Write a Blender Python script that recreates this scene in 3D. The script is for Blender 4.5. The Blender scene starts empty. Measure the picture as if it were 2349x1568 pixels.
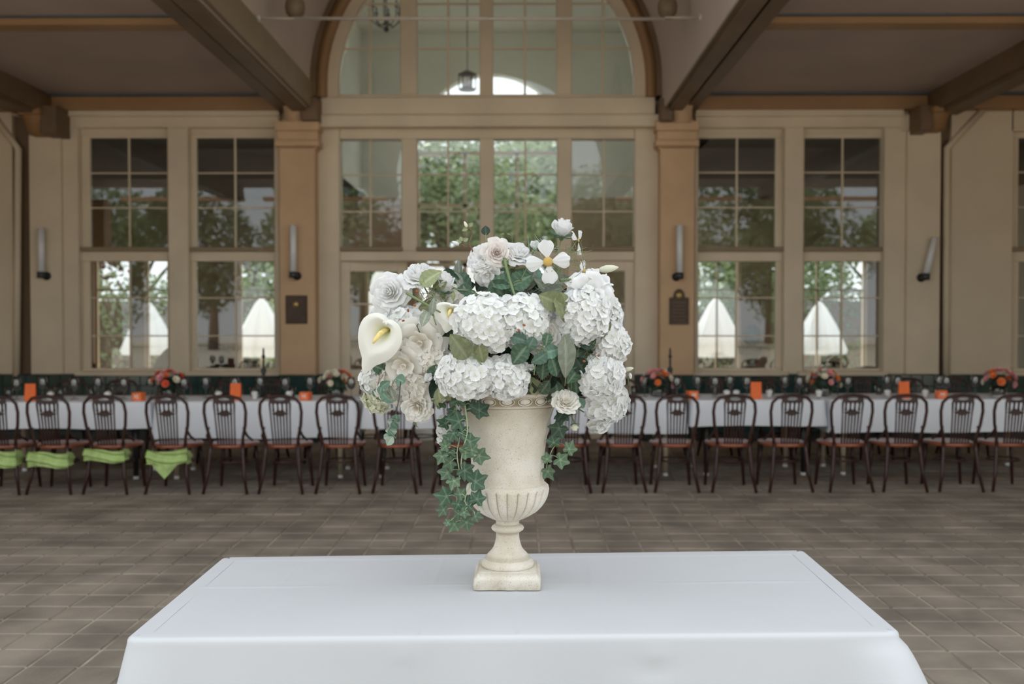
import bpy, math, random
from mathutils import Vector, Matrix, Euler, noise
random.seed(7)
PI = math.pi
D_ = bpy.data
COL = bpy.context.scene.collection
S = bpy.context.scene

# ------------------------------------------------------------------ camera, world, exposure
F = 2284.0
cam_d = D_.cameras.new('camera'); cam_d.sensor_width = 36; cam_d.lens = 36*F/2349
cam = D_.objects.new('camera', cam_d); COL.objects.link(cam)
cam.location = (0, 0, 1.56); cam.rotation_euler = (PI/2-0.0210, 0, 0.00679)
cam_d.dof.use_dof = True; cam_d.dof.focus_distance = 2.98; cam_d.dof.aperture_fstop = 2.9
cam_d.clip_end = 400
S.camera = cam
CR = cam.rotation_euler.to_matrix(); CL = Vector(cam.location)
w = D_.worlds.new('sky'); S.world = w; w.use_nodes = True
wn = w.node_tree.nodes; bg = wn['Background']
bg.inputs[0].default_value = (0.90, 0.955, 1.0, 1); bg.inputs[1].default_value = 1.35
sun_d = D_.lights.new('sun', 'SUN'); sun_d.energy = 5.0; sun_d.angle = math.radians(3); sun_d.color = (1.0, .94, .85)
sun = D_.objects.new('sun', sun_d); COL.objects.link(sun); sun.rotation_euler = (math.radians(-48), 0, math.radians(18)); sun.location = (0, 10, 20)
S.view_settings.view_transform = 'Standard'; S.view_settings.look = 'None'
S.view_settings.gamma = 1; S.view_settings.use_curve_mapping = False
S.view_settings.exposure = 0.32

def ray(px, py):
    return CR @ Vector(((px-1174.5)/F, -(py-784)/F, -1))
def at(px, py, Y):
    d = ray(px, py); return CL + d*(Y/d.y)
def atz(px, py, z):
    d = ray(px, py); return CL + d*((z-CL.z)/d.z)

# ------------------------------------------------------------------ materials
def new_mat(name):
    m = D_.materials.new(name); m.use_nodes = True
    return m, m.node_tree.nodes, m.node_tree.links
def mat(name, col, rough=.6, var=.12, scale=6.0, bump=0.0, bscale=60.0, metal=0.0, col2=None, spec=.5, sheen=0, thr=(.35,.65), coat=0):
    m, n, l = new_mat(name); b = n['Principled BSDF']
    b.inputs['Roughness'].default_value = rough; b.inputs['Metallic'].default_value = metal
    b.inputs['Specular IOR Level'].default_value = spec
    if coat: b.inputs['Coat Weight'].default_value = coat; b.inputs['Coat Roughness'].default_value = .15
    tc = n.new('ShaderNodeTexCoord'); nz = n.new('ShaderNodeTexNoise')
    nz.inputs['Scale'].default_value = scale; nz.inputs['Detail'].default_value = 5
    l.new(tc.outputs['Object'], nz.inputs['Vector'])
    rp = n.new('ShaderNodeValToRGB'); l.new(nz.outputs['Fac'], rp.inputs[0])
    c2 = col2 or tuple(c*(1-var) for c in col); c1 = col if col2 else tuple(min(1, c*(1+var)) for c in col)
    rp.color_ramp.elements[0].position = thr[0]; rp.color_ramp.elements[0].color = (*c2, 1)
    rp.color_ramp.elements[1].position = thr[1]; rp.color_ramp.elements[1].color = (*c1, 1)
    l.new(rp.outputs[0], b.inputs['Base Color'])
    if bump:
        n2 = n.new('ShaderNodeTexNoise'); n2.inputs['Scale'].default_value = bscale; n2.inputs['Detail'].default_value = 4
        l.new(tc.outputs['Object'], n2.inputs['Vector'])
        bp = n.new('ShaderNodeBump'); bp.inputs['Strength'].default_value = bump; bp.inputs['Distance'].default_value = .01
        l.new(n2.outputs['Fac'], bp.inputs['Height']); l.new(bp.outputs[0], b.inputs['Normal'])
    return m
def petal_mat(name, col, base, trans=.38, rough=.7):
    """petal: colour at the base (attribute 'vein') blends into col, light shines through a little"""
    m, n, l = new_mat(name); n.remove(n['Principled BSDF'])
    at_ = n.new('ShaderNodeAttribute'); at_.attribute_name = 'vein'
    mx = n.new('ShaderNodeMix'); mx.data_type = 'RGBA'
    mx.inputs[6].default_value = (*col, 1); mx.inputs[7].default_value = (*base, 1)
    l.new(at_.outputs['Fac'], mx.inputs[0])
    d = n.new('ShaderNodeBsdfDiffuse'); t = n.new('ShaderNodeBsdfTranslucent'); s = n.new('ShaderNodeMixShader')
    s.inputs[0].default_value = trans
    l.new(mx.outputs[2], d.inputs[0]); l.new(mx.outputs[2], t.inputs[0])
    l.new(d.outputs[0], s.inputs[1]); l.new(t.outputs[0], s.inputs[2]); l.new(s.outputs[0], n['Material Output'].inputs[0])
    return m
def leaf_mat(name, col, vein, rough=.5, trans=.12):
    m, n, l = new_mat(name); b = n['Principled BSDF']
    at_ = n.new('ShaderNodeAttribute'); at_.attribute_name = 'vein'
    tc = n.new('ShaderNodeTexCoord'); nz = n.new('ShaderNodeTexNoise'); nz.inputs['Scale'].default_value = 40
    oi = n.new('ShaderNodeObjectInfo')
    l.new(tc.outputs['Object'], nz.inputs['Vector'])
    mx = n.new('ShaderNodeMix'); mx.data_type = 'RGBA'
    mx.inputs[6].default_value = (*col, 1); mx.inputs[7].default_value = (*vein, 1)
    l.new(at_.outputs['Fac'], mx.inputs[0])
    hs = n.new('ShaderNodeHueSaturation'); mr = n.new('ShaderNodeMapRange')
    ad = n.new('ShaderNodeMath'); ad.operation = 'ADD'; l.new(oi.outputs['Random'], ad.inputs[0]); l.new(nz.outputs['Fac'], ad.inputs[1])
    mr.inputs['From Min'].default_value = .3; mr.inputs['From Max'].default_value = 1.7; mr.inputs['To Min'].default_value = .6; mr.inputs['To Max'].default_value = 1.35
    l.new(ad.outputs[0], mr.inputs['Value']); l.new(mr.outputs[0], hs.inputs['Value']); l.new(mx.outputs[2], hs.inputs['Color'])
    l.new(hs.outputs[0], b.inputs['Base Color']); b.inputs['Roughness'].default_value = rough; b.inputs['Specular IOR Level'].default_value = .35
    t = n.new('ShaderNodeBsdfTranslucent'); l.new(hs.outputs[0], t.inputs[0]); s = n.new('ShaderNodeMixShader'); s.inputs[0].default_value = trans
    l.new(b.outputs[0], s.inputs[1]); l.new(t.outputs[0], s.inputs[2]); l.new(s.outputs[0], n['Material Output'].inputs[0])
    return m
def glass_mat(name, k=1.7, tint=(.93,.95,.93), rough=.0):
    m, n, l = new_mat(name); n.remove(n['Principled BSDF'])
    fr = n.new('ShaderNodeFresnel'); fr.inputs[0].default_value = 1.5
    mu = n.new('ShaderNodeMath'); mu.operation = 'MULTIPLY'; mu.inputs[1].default_value = k; mu.use_clamp = True
    l.new(fr.outputs[0], mu.inputs[0])
    t = n.new('ShaderNodeBsdfTransparent'); t.inputs[0].default_value = (*tint, 1)
    g = n.new('ShaderNodeBsdfGlossy'); g.inputs['Roughness'].default_value = rough
    s = n.new('ShaderNodeMixShader'); l.new(mu.outputs[0], s.inputs[0]); l.new(t.outputs[0], s.inputs[1]); l.new(g.outputs[0], s.inputs[2])
    l.new(s.outputs[0], n['Material Output'].inputs[0]); return m

M = dict(
 cream=mat('cream_paint', (.72,.605,.445), .55, .06, 1.5, .05, 30),
 creamlite=mat('cream_paint_panel', (.68,.57,.415), .6, .05, 1.0, .05, 30),
 peach=mat('peach_plaster', (.64,.43,.26), .8, .07, 2.0, .15, 40),
 beam=mat('brown_beam_paint', (.17,.105,.058), .55, .12, 2.0, .05, 30),
 ochre=mat('ochre_beam_paint', (.34,.19,.085), .55, .08, 2.0, .05, 30),
 olive=mat('olive_paint_and_shade', (.27,.20,.125), .55, .08, 2.0, .05, 30),  # beam paint; on the transom ledges it stands in for shadow
 ceil=mat('ceiling_plaster', (.46,.36,.30), .9, .06, 1.2, .1, 60),
 vault=mat('vault_plaster', (.60,.50,.44), .9, .06, .9, .1, 60),
 blue=mat('dark_blue_line', (.10,.11,.12), .7, .1, 3),
 hall=mat('hall_plaster', (.80,.82,.75), .9, .04, 1),
 halldark=mat('hall_dark_ceiling', (.12,.105,.08), .8, .1, 1),
 hallfloor=mat('hall_floor', (.16,.11,.08), .35, .15, 2),
 hallpeach=mat('hall_peach_wall', (.50,.37,.27), .9, .06, 1),
 tile=mat('green_glazed_tile', (.018,.05,.045), .15, .25, 3, spec=.6),
 grout=mat('tile_grout', (.05,.055,.05), .9, .1, 5),
 paver=mat('stone_paver', (.36,.305,.245), .75, .1, 2.2, .25, 60, col2=(.21,.178,.145), spec=.35),
 joint=mat('sandy_joint', (.52,.45,.36), .95, .15, 2.5, .3, 80, col2=(.22,.185,.15)),
 gravel=mat('warm_pale_gravel', (.62,.56,.46), .95, .08, 2),
 lawn=mat('lawn', (.10,.17,.05), .95, .2, 2),
 terrace=mat('pale_terrace', (.55,.53,.48), .9, .08, 2),
 wood=mat('dark_bentwood', (.038,.012,.008), .38, .3, 9),
 seat=mat('reddish_seat_ply', (.30,.085,.04), .3, .35, 8, coat=.3),
 legpale=mat('pale_table_leg', (.45,.36,.26), .5, .1, 5),
 tabledark=mat('dark_table_frame', (.02,.017,.015), .5, .1, 5),
 cloth=mat('white_table_linen', (.60,.61,.63), .75, .015, 3, .04, 500),
 cloth2=mat('white_far_linen', (.85,.87,.91), .8, .02, 3, .06, 200),
 lime=mat('lime_sash_fabric', (.42,.56,.20), .7, .15, 14, .2, 60),
 orange=mat('orange_card', (.95,.17,.03), .6, .05, 10),
 orangeglass=mat('orange_votive', (.95,.20,.05), .25, .05, 10),
 white=mat('white_china', (.85,.84,.82), .25, .03, 5),
 paper=mat('white_print', (.9,.9,.88), .7, .02, 5),
 black=mat('black_iron', (.012,.012,.012), .4, .1, 10),
 lamp=mat('frosted_lamp_tube', (.80,.80,.80), .35, .03, 5),
 fixture=mat('dark_lamp_fixture', (.06,.062,.065), .35, .1, 5, metal=.4),
 bronze=mat('bronze_plaque', (.075,.042,.025), .55, .2, 20, metal=.1),
 brass=mat('brass_emblem', (.75,.55,.22), .35, .1, 20, metal=.6),
 rod=mat('pale_tie_rod', (.52,.46,.40), .5, .05, 5),
 stoneball=mat('wooden_boss', (.20,.145,.085), .55, .1, 8),
 trunk=mat('bark', (.12,.085,.06), .9, .2, 8),
 parasol=mat('white_parasol', (.86,.86,.84), .8, .03, 3),
 urn=None,
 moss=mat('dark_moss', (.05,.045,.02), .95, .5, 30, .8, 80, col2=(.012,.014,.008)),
 rosepink=mat('pink_bloom', (.80,.36,.36), .7, .25, 20),
 bloomred=mat('coral_bloom', (.80,.14,.07), .7, .25, 20),
 bloomwhite=mat('cream_bloom', (.82,.76,.60), .7, .15, 20),
 bloomorange=mat('orange_bloom', (.85,.24,.07), .7, .2, 20),
 twig=mat('brown_twig', (.16,.09,.055), .8, .2, 30),
 stem=mat('green_stem', (.16,.22,.09), .6, .15, 20),
 stempale=mat('pale_vine_stem', (.36,.45,.27), .6, .1, 20),
 yellow=mat('yellow_centre', (.80,.55,.16), .9, .2, 300, .6, 900),
 spadix=mat('yellow_spadix', (.90,.72,.28), .7, .1, 80, .3, 400),
 brownbit=mat('dry_brown_seed', (.28,.09,.03), .8, .2, 40),
)
# weathered stone of the urn: grime collects in noise patches; 'vein' browns grooves, rim and base
def urn_mat():
    m, n, l = new_mat('weathered_cast_stone'); b = n['Principled BSDF']; b.inputs['Roughness'].default_value = .85; b.inputs['Specular IOR Level'].default_value = .2
    tc = n.new('ShaderNodeTexCoord'); a = n.new('ShaderNodeTexNoise'); a.inputs['Scale'].default_value = 9; a.inputs['Detail'].default_value = 7
    c = n.new('ShaderNodeTexNoise'); c.inputs['Scale'].default_value = 260; c.inputs['Detail'].default_value = 3
    l.new(tc.outputs['Object'], a.inputs['Vector']); l.new(tc.outputs['Object'], c.inputs['Vector'])
    r = n.new('ShaderNodeValToRGB'); l.new(a.outputs['Fac'], r.inputs[0])
    e = r.color_ramp.elements; e[0].position = .3; e[0].color = (.60,.53,.42,1); e[1].position = .62; e[1].color = (.78,.735,.65,1)
    r2 = n.new('ShaderNodeValToRGB'); l.new(c.outputs['Fac'], r2.inputs[0])
    e = r2.color_ramp.elements; e[0].position = .28; e[0].color = (.45,.40,.32,1); e[1].position = .42; e[1].color = (1,1,1,1)
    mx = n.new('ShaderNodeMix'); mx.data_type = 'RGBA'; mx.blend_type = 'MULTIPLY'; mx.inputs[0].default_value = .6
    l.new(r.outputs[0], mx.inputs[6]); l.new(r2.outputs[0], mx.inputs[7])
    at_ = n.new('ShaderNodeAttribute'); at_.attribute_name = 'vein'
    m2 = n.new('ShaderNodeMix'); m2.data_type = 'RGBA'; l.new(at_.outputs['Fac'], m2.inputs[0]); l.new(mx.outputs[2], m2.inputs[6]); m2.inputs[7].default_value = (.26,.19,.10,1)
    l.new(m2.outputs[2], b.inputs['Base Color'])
    bp = n.new('ShaderNodeBump'); bp.inputs['Strength'].default_value = .25; bp.inputs['Distance'].default_value = .003
    l.new(c.outputs['Fac'], bp.inputs['Height']); l.new(bp.outputs[0], b.inputs['Normal']); return m
M['urn'] = urn_mat()
M['glass'] = glass_mat('window_glass', 1.8)
M['drinkglass'] = glass_mat('drinking_glass', 3.2, (.86,.87,.87), .03)
M['parasol'] = petal_mat('parasol_canvas', (.92,.94,.96), (.92,.94,.96), .5)
M['p_white'] = petal_mat('petal_white', (.93,.93,.93), (.88,.88,.80))
M['p_cool'] = petal_mat('petal_hydrangea', (.92,.92,.92), (.82,.85,.72), .28)
M['p_cream'] = petal_mat('petal_cream', (.92,.90,.85), (.88,.81,.68))
M['p_pink'] = petal_mat('petal_blush', (.90,.86,.83), (.88,.70,.64))
M['p_green'] = petal_mat('petal_greenish', (.90,.90,.76), (.66,.72,.42))
M['p_calla'] = petal_mat('petal_calla', (.88,.87,.80), (.66,.70,.30), .2)
M['l_rose'] = leaf_mat('leaf_rose', (.055,.11,.065), (.20,.28,.19))
M['l_blue'] = leaf_mat('leaf_blue_green', (.12,.215,.155), (.25,.36,.28))
M['l_dark'] = leaf_mat('leaf_dark', (.018,.038,.022), (.06,.10,.06))
M['l_ivy'] = leaf_mat('leaf_ivy', (.10,.165,.095), (.27,.36,.23))
M['l_olive'] = leaf_mat('leaf_olive', (.22,.25,.13), (.36,.38,.22))
M['l_grey'] = leaf_mat('leaf_grey', (.21,.235,.18), (.35,.37,.30))
M['l_pale'] = leaf_mat('leaf_pale', (.36,.47,.36), (.55,.62,.5))
M['tree'] = leaf_mat('tree_leaves', (.15,.205,.095), (.2,.26,.12), .6, .35)
M['treelight'] = leaf_mat('tree_leaves_light', (.30,.37,.20), (.3,.37,.2), .6, .35)
M['treered'] = leaf_mat('tree_leaves_copper', (.16,.08,.06), (.2,.1,.07), .6, .3)

# ------------------------------------------------------------------ mesh helpers
class MB:
    def __init__(s): s.v = []; s.f = []; s.a = []
    def add(s, vs, fs, a=None):
        o = len(s.v); s.v += [tuple(v) for v in vs]; s.f += [tuple(i+o for i in f) for f in fs]
        s.a += (a if a is not None else [0.0]*len(vs))
    def box(s, x0, x1, y0, y1, z0, z1):
        s.add([(x,y,z) for x in (x0,x1) for y in (y0,y1) for z in (z0,z1)],
              [(0,1,3,2),(4,6,7,5),(0,4,5,1),(2,3,7,6),(0,2,6,4),(1,5,7,3)])
        return s
    def bbox(s, x0, x1, y0, y1, z0, z1, b=.006):
        """box with bevelled edges facing -Y and on top"""
        b = min(b, (x1-x0)*.4, (z1-z0)*.4, (y1-y0)*.4)
        r0 = [(x0,y1,z0),(x1,y1,z0),(x1,y1,z1),(x0,y1,z1)]
        r1 = [(x0,y0+b,z0),(x1,y0+b,z0),(x1,y0+b,z1),(x0,y0+b,z1)]
        r2 = [(x0+b,y0,z0+b),(x1-b,y0,z0+b),(x1-b,y0,z1-b),(x0+b,y0,z1-b)]
        fs = [(3,2,1,0)]
        for k in (0,4):
            for i in range(4): fs.append((k+i, k+(i+1)%4, k+4+(i+1)%4, k+4+i))
        fs.append((8,9,10,11)); s.add(r0+r1+r2, fs); return s
    def tube(s, pts, r, n=8, cap=True):
        pts = [Vector(p) for p in pts]; N = len(pts); rr = r if isinstance(r, (list, tuple)) else [r]*N
        up = Vector((0,0,1)); vs = []; prev = None
        for i, p in enumerate(pts):
            t = (pts[min(i+1,N-1)]-pts[max(i-1,0)]).normalized()
            a = prev - t*prev.dot(t) if prev is not None else t.cross(up if abs(t.z) < .9 else Vector((1,0,0)))
            a.normalize(); prev = a; b = t.cross(a)
            for k in range(n):
                q = 2*PI*k/n; vs.append(p + (a*math.cos(q)+b*math.sin(q))*rr[i])
        fs = [(i*n+k, i*n+(k+1)%n, (i+1)*n+(k+1)%n, (i+1)*n+k) for i in range(N-1) for k in range(n)]
        if cap: fs += [tuple(range(n))[::-1], tuple((N-1)*n+k for k in range(n))]
        s.add(vs, fs); return s
    def lathe(s, prof, n=32, c=(0,0,0), fn=None, att=None):
        vs = []; a = []
        for j, (r, z) in enumerate(prof):
            for k in range(n):
                q = 2*PI*k/n; rr = r*(fn(q, z) if fn else 1)
                vs.append((c[0]+rr*math.cos(q), c[1]+rr*math.sin(q), c[2]+z)); a.append(att(q, z, j) if att else 0.0)
        N = len(prof)
        fs = [(i*n+k, i*n+(k+1)%n, (i+1)*n+(k+1)%n, (i+1)*n+k) for i in range(N-1) for k in range(n)]
        fs += [tuple(range(n))[::-1], tuple((N-1)*n+k for k in range(n))]
        s.add(vs, fs, a); return s
    def ball(s, c, r, n=10, m=7, sq=(1,1,1)):
        c = Vector(c); vs = [c+Vector((0,0,-r*sq[2]))]
        for j in range(1, m):
            p = -PI/2+PI*j/m
            vs += [c+Vector((r*sq[0]*math.cos(p)*math.cos(2*PI*k/n), r*sq[1]*math.cos(p)*math.sin(2*PI*k/n), r*sq[2]*math.sin(p))) for k in range(n)]
        vs.append(c+Vector((0,0,r*sq[2]))); T = len(vs)-1
        fs = [(0, 1+(k+1)%n, 1+k) for k in range(n)]
        for j in range(m-2):
            o = 1+j*n; fs += [(o+k, o+(k+1)%n, o+n+(k+1)%n, o+n+k) for k in range(n)]
        o = 1+(m-2)*n; fs += [(o+k, o+(k+1)%n, T) for k in range(n)]
        s.add(vs, fs); return s
    def grid(s, fn, nu, nv, att=None):
        vs = []; a = []
        for j in range(nv+1):
            for i in range(nu+1):
                vs.append(fn(i/nu, j/nv)); a.append(att(i/nu, j/nv) if att else 0.0)
        W = nu+1
        s.add(vs, [(j*W+i, j*W+i+1, (j+1)*W+i+1, (j+1)*W+i) for j in range(nv) for i in range(nu)], a); return s
    def prism(s, poly, y0, y1):
        """poly: list of (x,z) counter-clockwise; extruded from y0 to y1"""
        n = len(poly)
        vs = [(x,y0,z) for x,z in poly]+[(x,y1,z) for x,z in poly]
        s.add(vs, [tuple(range(n)), tuple(range(2*n-1, n-1, -1))]+[(i, i+n, (i+1)%n+n, (i+1)%n) for i in range(n)]); return s
    def mesh(s, name, m, smooth=False):
        me = D_.meshes.new(name); me.from_pydata(s.v, [], s.f)
        if any(s.a):
            at_ = me.attributes.new('vein', 'FLOAT', 'POINT'); at_.data.foreach_set('value', s.a)
        me.materials.append(m if not isinstance(m, str) else M[m])
        if smooth: me.polygons.foreach_set('use_smooth', [True]*len(me.polygons))
        me.update(); return me
    def build(s, name, m, parent=None, smooth=False, world=True):
        if parent is not None and world:
            L = parent.get('_o') and Vector(parent['_o']) or Vector((0,0,0))
            s.v = [(v[0]-L[0], v[1]-L[1], v[2]-L[2]) for v in s.v]
        return put(name, s.mesh(name, m, smooth), parent)
def put(name, me, parent=None, mw=None):
    o = D_.objects.new(name, me); COL.objects.link(o)
    if parent is not None: o.parent = parent
    if mw is not None: o.matrix_basis = mw
    return o
def empty(name, loc=(0,0,0), rz=0.0):
    o = D_.objects.new(name, None); COL.objects.link(o); o.location = loc; o.rotation_euler = (0,0,rz); o.empty_display_size = .1
    o['_o'] = [float(c) for c in loc]; return o
def tag(o, label, cat, group=None, kind=None):
    if label: o['label'] = label
    if cat: o['category'] = cat
    if group: o['group'] = group
    if kind: o['kind'] = kind
    return o
def struct(o, label=None, cat=None):
    o['kind'] = 'structure'; tag(o, label, cat); return o
KIDS = {}
def kids(o):
    return [c for c in D_.objects if c.parent == o]
def copy_tree(o, parent=None, kd=None):
    c = o.copy(); COL.objects.link(c); c.parent = parent
    for ch in (kd if kd is not None else kids(o)): copy_tree_child(ch, c)
    return c
def copy_tree_child(ch, par):
    c = ch.copy(); COL.objects.link(c); c.parent = par
    for g in ch.get('_k', []) and [] or kids_cache(ch): copy_tree_child(g, c)
_kc = {}
def kids_cache(o):
    if o.name not in _kc: _kc[o.name] = kids(o)
    return _kc[o.name]
ORD = ['first','second','third','fourth','fifth','sixth','seventh','eighth','ninth','tenth','eleventh','twelfth','thirteenth','fourteenth','fifteenth','sixteenth','seventeenth','eighteenth','nineteenth','twentieth','twenty-first','twenty-second','twenty-third','twenty-fourth','twenty-fifth','twenty-sixth','twenty-seventh','twenty-eighth','twenty-ninth','thirtieth']

def pr(x0, y0, x1, y1, Y):
    """pixel rectangle on the plane y=Y -> x0,x1,z0,z1 in metres"""
    xm, ym = (x0+x1)/2, (y0+y1)/2
    return at(x0, ym, Y).x, at(x1, ym, Y).x, at(xm, y1, Y).z, at(xm, y0, Y).z
def zpx(py, Y): return at(1174, py, Y).z
def xpx(px, Y, py=500): return at(px, py, Y).x
def bpx(mb, x0, y0, x1, y1, Y, dep, bev=0.0):
    a, b, c, d = pr(x0, y0, x1, y1, Y)
    (mb.bbox(a, b, Y, Y+dep, c, d, bev) if bev else mb.box(a, b, Y, Y+dep, c, d)); return mb

WY = 13.0
# ------------------------------------------------------------------ floor of pavers
floor = MB().box(-9.5, 9.5, -3.2, WY+.1, -.2, -.006).build('floor', 'joint'); struct(floor, 'brown-grey stone paved floor of the covered hall front', 'floor')
PS = .236; cells = []
X0 = -9.3; Y0 = -3.1
for j in range(int((WY-Y0)/PS)):
    for i in range(int(18.6/PS)):
        cells.append((X0+i*PS, Y0+j*PS))
def cell_rank(c):
    x, y = c[0]+PS/2, c[1]+PS/2
    if y < 3.9: return None
    sx = 1190+x*F/y; sy = 736+1.56*F/y
    if sx < -60 or sx > 2410 or sy > 1600: return None
    # what the front table hides
    if sy > 1270 and 520-(sy-1275)*1.24-10 < sx < 1835+(sy-1260)*1.23+10: return None
    if sy > 1460 and 270 < sx < 2110: return None
    return y
def paver_mb(mb, x, y, h, g=.006):
    b = .006; e = random.uniform(-.0015, .0015)
    dx = random.uniform(-.0015, .0015)
    x0, x1, y0, y1 = x+g+dx, x+PS-g+dx, y+g, y+PS-g
    mb.add([(x0,y0,-.006),(x1,y0,-.006),(x1,y1,-.006),(x0,y1,-.006),(x0+b,y0+b,e),(x1-b,y0+b,e),(x1-b,y1-b,e),(x0+b,y1-b,e)],
           [(0,1,5,4),(1,2,6,5),(2,3,7,6),(3,0,4,7),(4,5,6,7)])
ranked = sorted([(cell_rank(c), c) for c in cells if cell_rank(c) is not None])
near = set(c for _, c in ranked[:300])
rest = MB()
for c in cells:
    if c in near:
        m_ = MB(); paver_mb(m_, c[0], c[1], 0); m_.build('paver', 'paver', floor)
    else: paver_mb(rest, c[0], c[1], 0)
o = rest.build('paver_field', 'paver', floor); o['kind'] = 'stuff'

# ------------------------------------------------------------------ back wall: casings, dado, pilasters
wall = MB()
Z0 = 0.0
def wbox(px0, py0, px1, py1, Y=WY, dep=.2, bev=.008, mb=None):
    return bpx(mb if mb is not None else wall, px0, py0, px1, py1, Y, dep, bev)
# side bay casings (cream), in front of recessed sashes
for (hx0, hx1) in ((135, 640), (1596, 2075)):
    wbox(hx0, 250, hx1, 266, WY-.06, .3); wbox(hx0, 266, hx1, 292, WY, .24)
wbox(140, 292, 180, 858); wbox(386, 292, 432, 858); wbox(630, 292, 641, 858)
wbox(1594, 292, 1601, 858); wbox(1799, 292, 1843, 858); wbox(2028, 292, 2080, 858)
# flat panels beyond the windows
wbox(68, 304, 141, 858, WY-.06, .26); wbox(2080, 300, 2157, 858, WY-.06, .26)
wbox(118, 262, 141, 304, WY-.03, .23); wbox(2070, 262, 2100, 300, WY-.03, .23)
# centre bay: stiles, head
wbox(726, 292, 779, 860, WY, .25); wbox(1456, 292, 1512, 860, WY, .25)
wback = wall.build('wall_back', 'cream'); struct(wback, 'cream painted window wall with casings and panels', 'wall')
a, b, c, d = pr(779, 292, 1456, 318, WY+.02)
MB().bbox(a, b, WY+.02, WY+.2, c, d, .008).build('head_rail', 'cream', wback)
# peach wall behind / beyond
pw = MB()
bpx(pw, -150, 245, 30, 862, WY+.02, .25); bpx(pw, 2180, 245, 2322, 862, WY+.02, .25); bpx(pw, 2322, 245, 2600, 300, WY+.02, .25); bpx(pw, 2540, 245, 2900, 862, WY+.02, .25)
bpx(pw, -700, 245, -150, 862, WY+.02, .25); bpx(pw, 2322, 845, 2600, 862, WY+.02, .25)
bpx(pw, -700, 200, 135, 266, WY+.05, .2); bpx(pw, 2075, 200, 2900, 262, WY+.05, .2)
pw.build('plaster_panel', 'creamlite', wback)
rc = MB(); bpx(rc, 28, 262, 70, 862, WY+.1, .15); bpx(rc, 2155, 250, 2182, 862, WY+.1, .15); rc.build('dark_recess', 'beam', wback)
# white rounded edge trims with the chamfered head
tr = MB(); Yt = WY-.0
tr.tube([at(-30, 245, Yt), at(42, 342, Yt), at(40, 600, Yt), at(38, 862, Yt)], .045, 10); tr.build('trim_1', 'creamlite', None, True)
struct(D_.objects['trim_1'], 'cream rounded edge moulding at the far left wall', 'trim')
MB().tube([at(2266, 240, Yt), at(2172, 340, Yt), at(2171, 600, Yt), at(2170, 862, Yt)], .045, 10).build('trim_2', 'creamlite', None, True)
struct(D_.objects['trim_2'], 'cream rounded edge moulding with slanted top at the far right wall', 'trim')

# dado with green tiles (each tile a part on the top rows)
zd = zpx(858, WY)
dado = MB(); dx0, dx1 = -9.3, 9.3
gx0, gx1 = xpx(779, WY), xpx(1458, WY)
dado.box(dx0, gx0-.01, WY-.02, WY+.2, 0, zd); dado.box(gx1+.01, dx1, WY-.02, WY+.2, 0, zd)
dado = dado.build('wall_dado', 'grout'); struct(dado, 'dark green glazed tile dado under the windows', 'wall')
TS = .15; trest = MB(); nt = 0
tm = MB().bbox(-TS/2+.003, TS/2-.003, -.012, .004, -TS+.006, 0, .004).mesh('tile', 'tile')
for r in range(int(zd/TS)+1):
    z1 = zd-.002-r*TS
    x = dx0
    while x < dx1:
        xc = x+TS/2; x += TS
        if gx0-.08 < xc < gx1+.08: continue
        z0 = z1-TS+.006
        if z0 < 0: continue
        if r < 3 and -6.8 < xc < 6.8:
            put('tile', tm, dado, Matrix.Translation((xc, WY-.02, z1)))
        else: trest.bbox(xc-TS/2+.003, xc+TS/2-.003, WY-.032, WY-.016, z0, z1, .004)
o = trest.build('tile_field', 'tile', dado); o['kind'] = 'stuff'

# pilasters and their capitals
def pilaster(x0, x1, n, lab):
    Y = WY-.22
    e = empty('pilaster', (at((x0+x1)/2, 860, Y).x, Y, 0)); struct(e, lab, 'pilaster')
    m = MB(); a, b, c, d = pr(x0+4, 335, x1-4, 858, Y); m.bbox(a, b, Y, WY-.01, zd-.0, d, .01); m.build('shaft', 'peach', e)
    m = MB()
    for (y0, y1, o) in ((278, 300, 6), (300, 322, 2), (322, 336, 6), (336, 341, 0)):
        aa, bb, cc, dd = pr(x0-o, y0, x1+o, y1, Y); m.bbox(aa, bb, Y-.008*o, WY-.01, cc, dd, .01)
    m.build('capital', 'peach', e)
    m = MB(); m.bbox(a-.02, b+.02, Y-.02, WY-.03, 0, zd, .01); m.build('tiled_plinth', 'tile', e)
pilaster(637, 727, 1, 'peach plaster pilaster left of the central doors')
pilaster(1510, 1597, 2, 'peach plaster pilaster right of the central doors')

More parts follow.
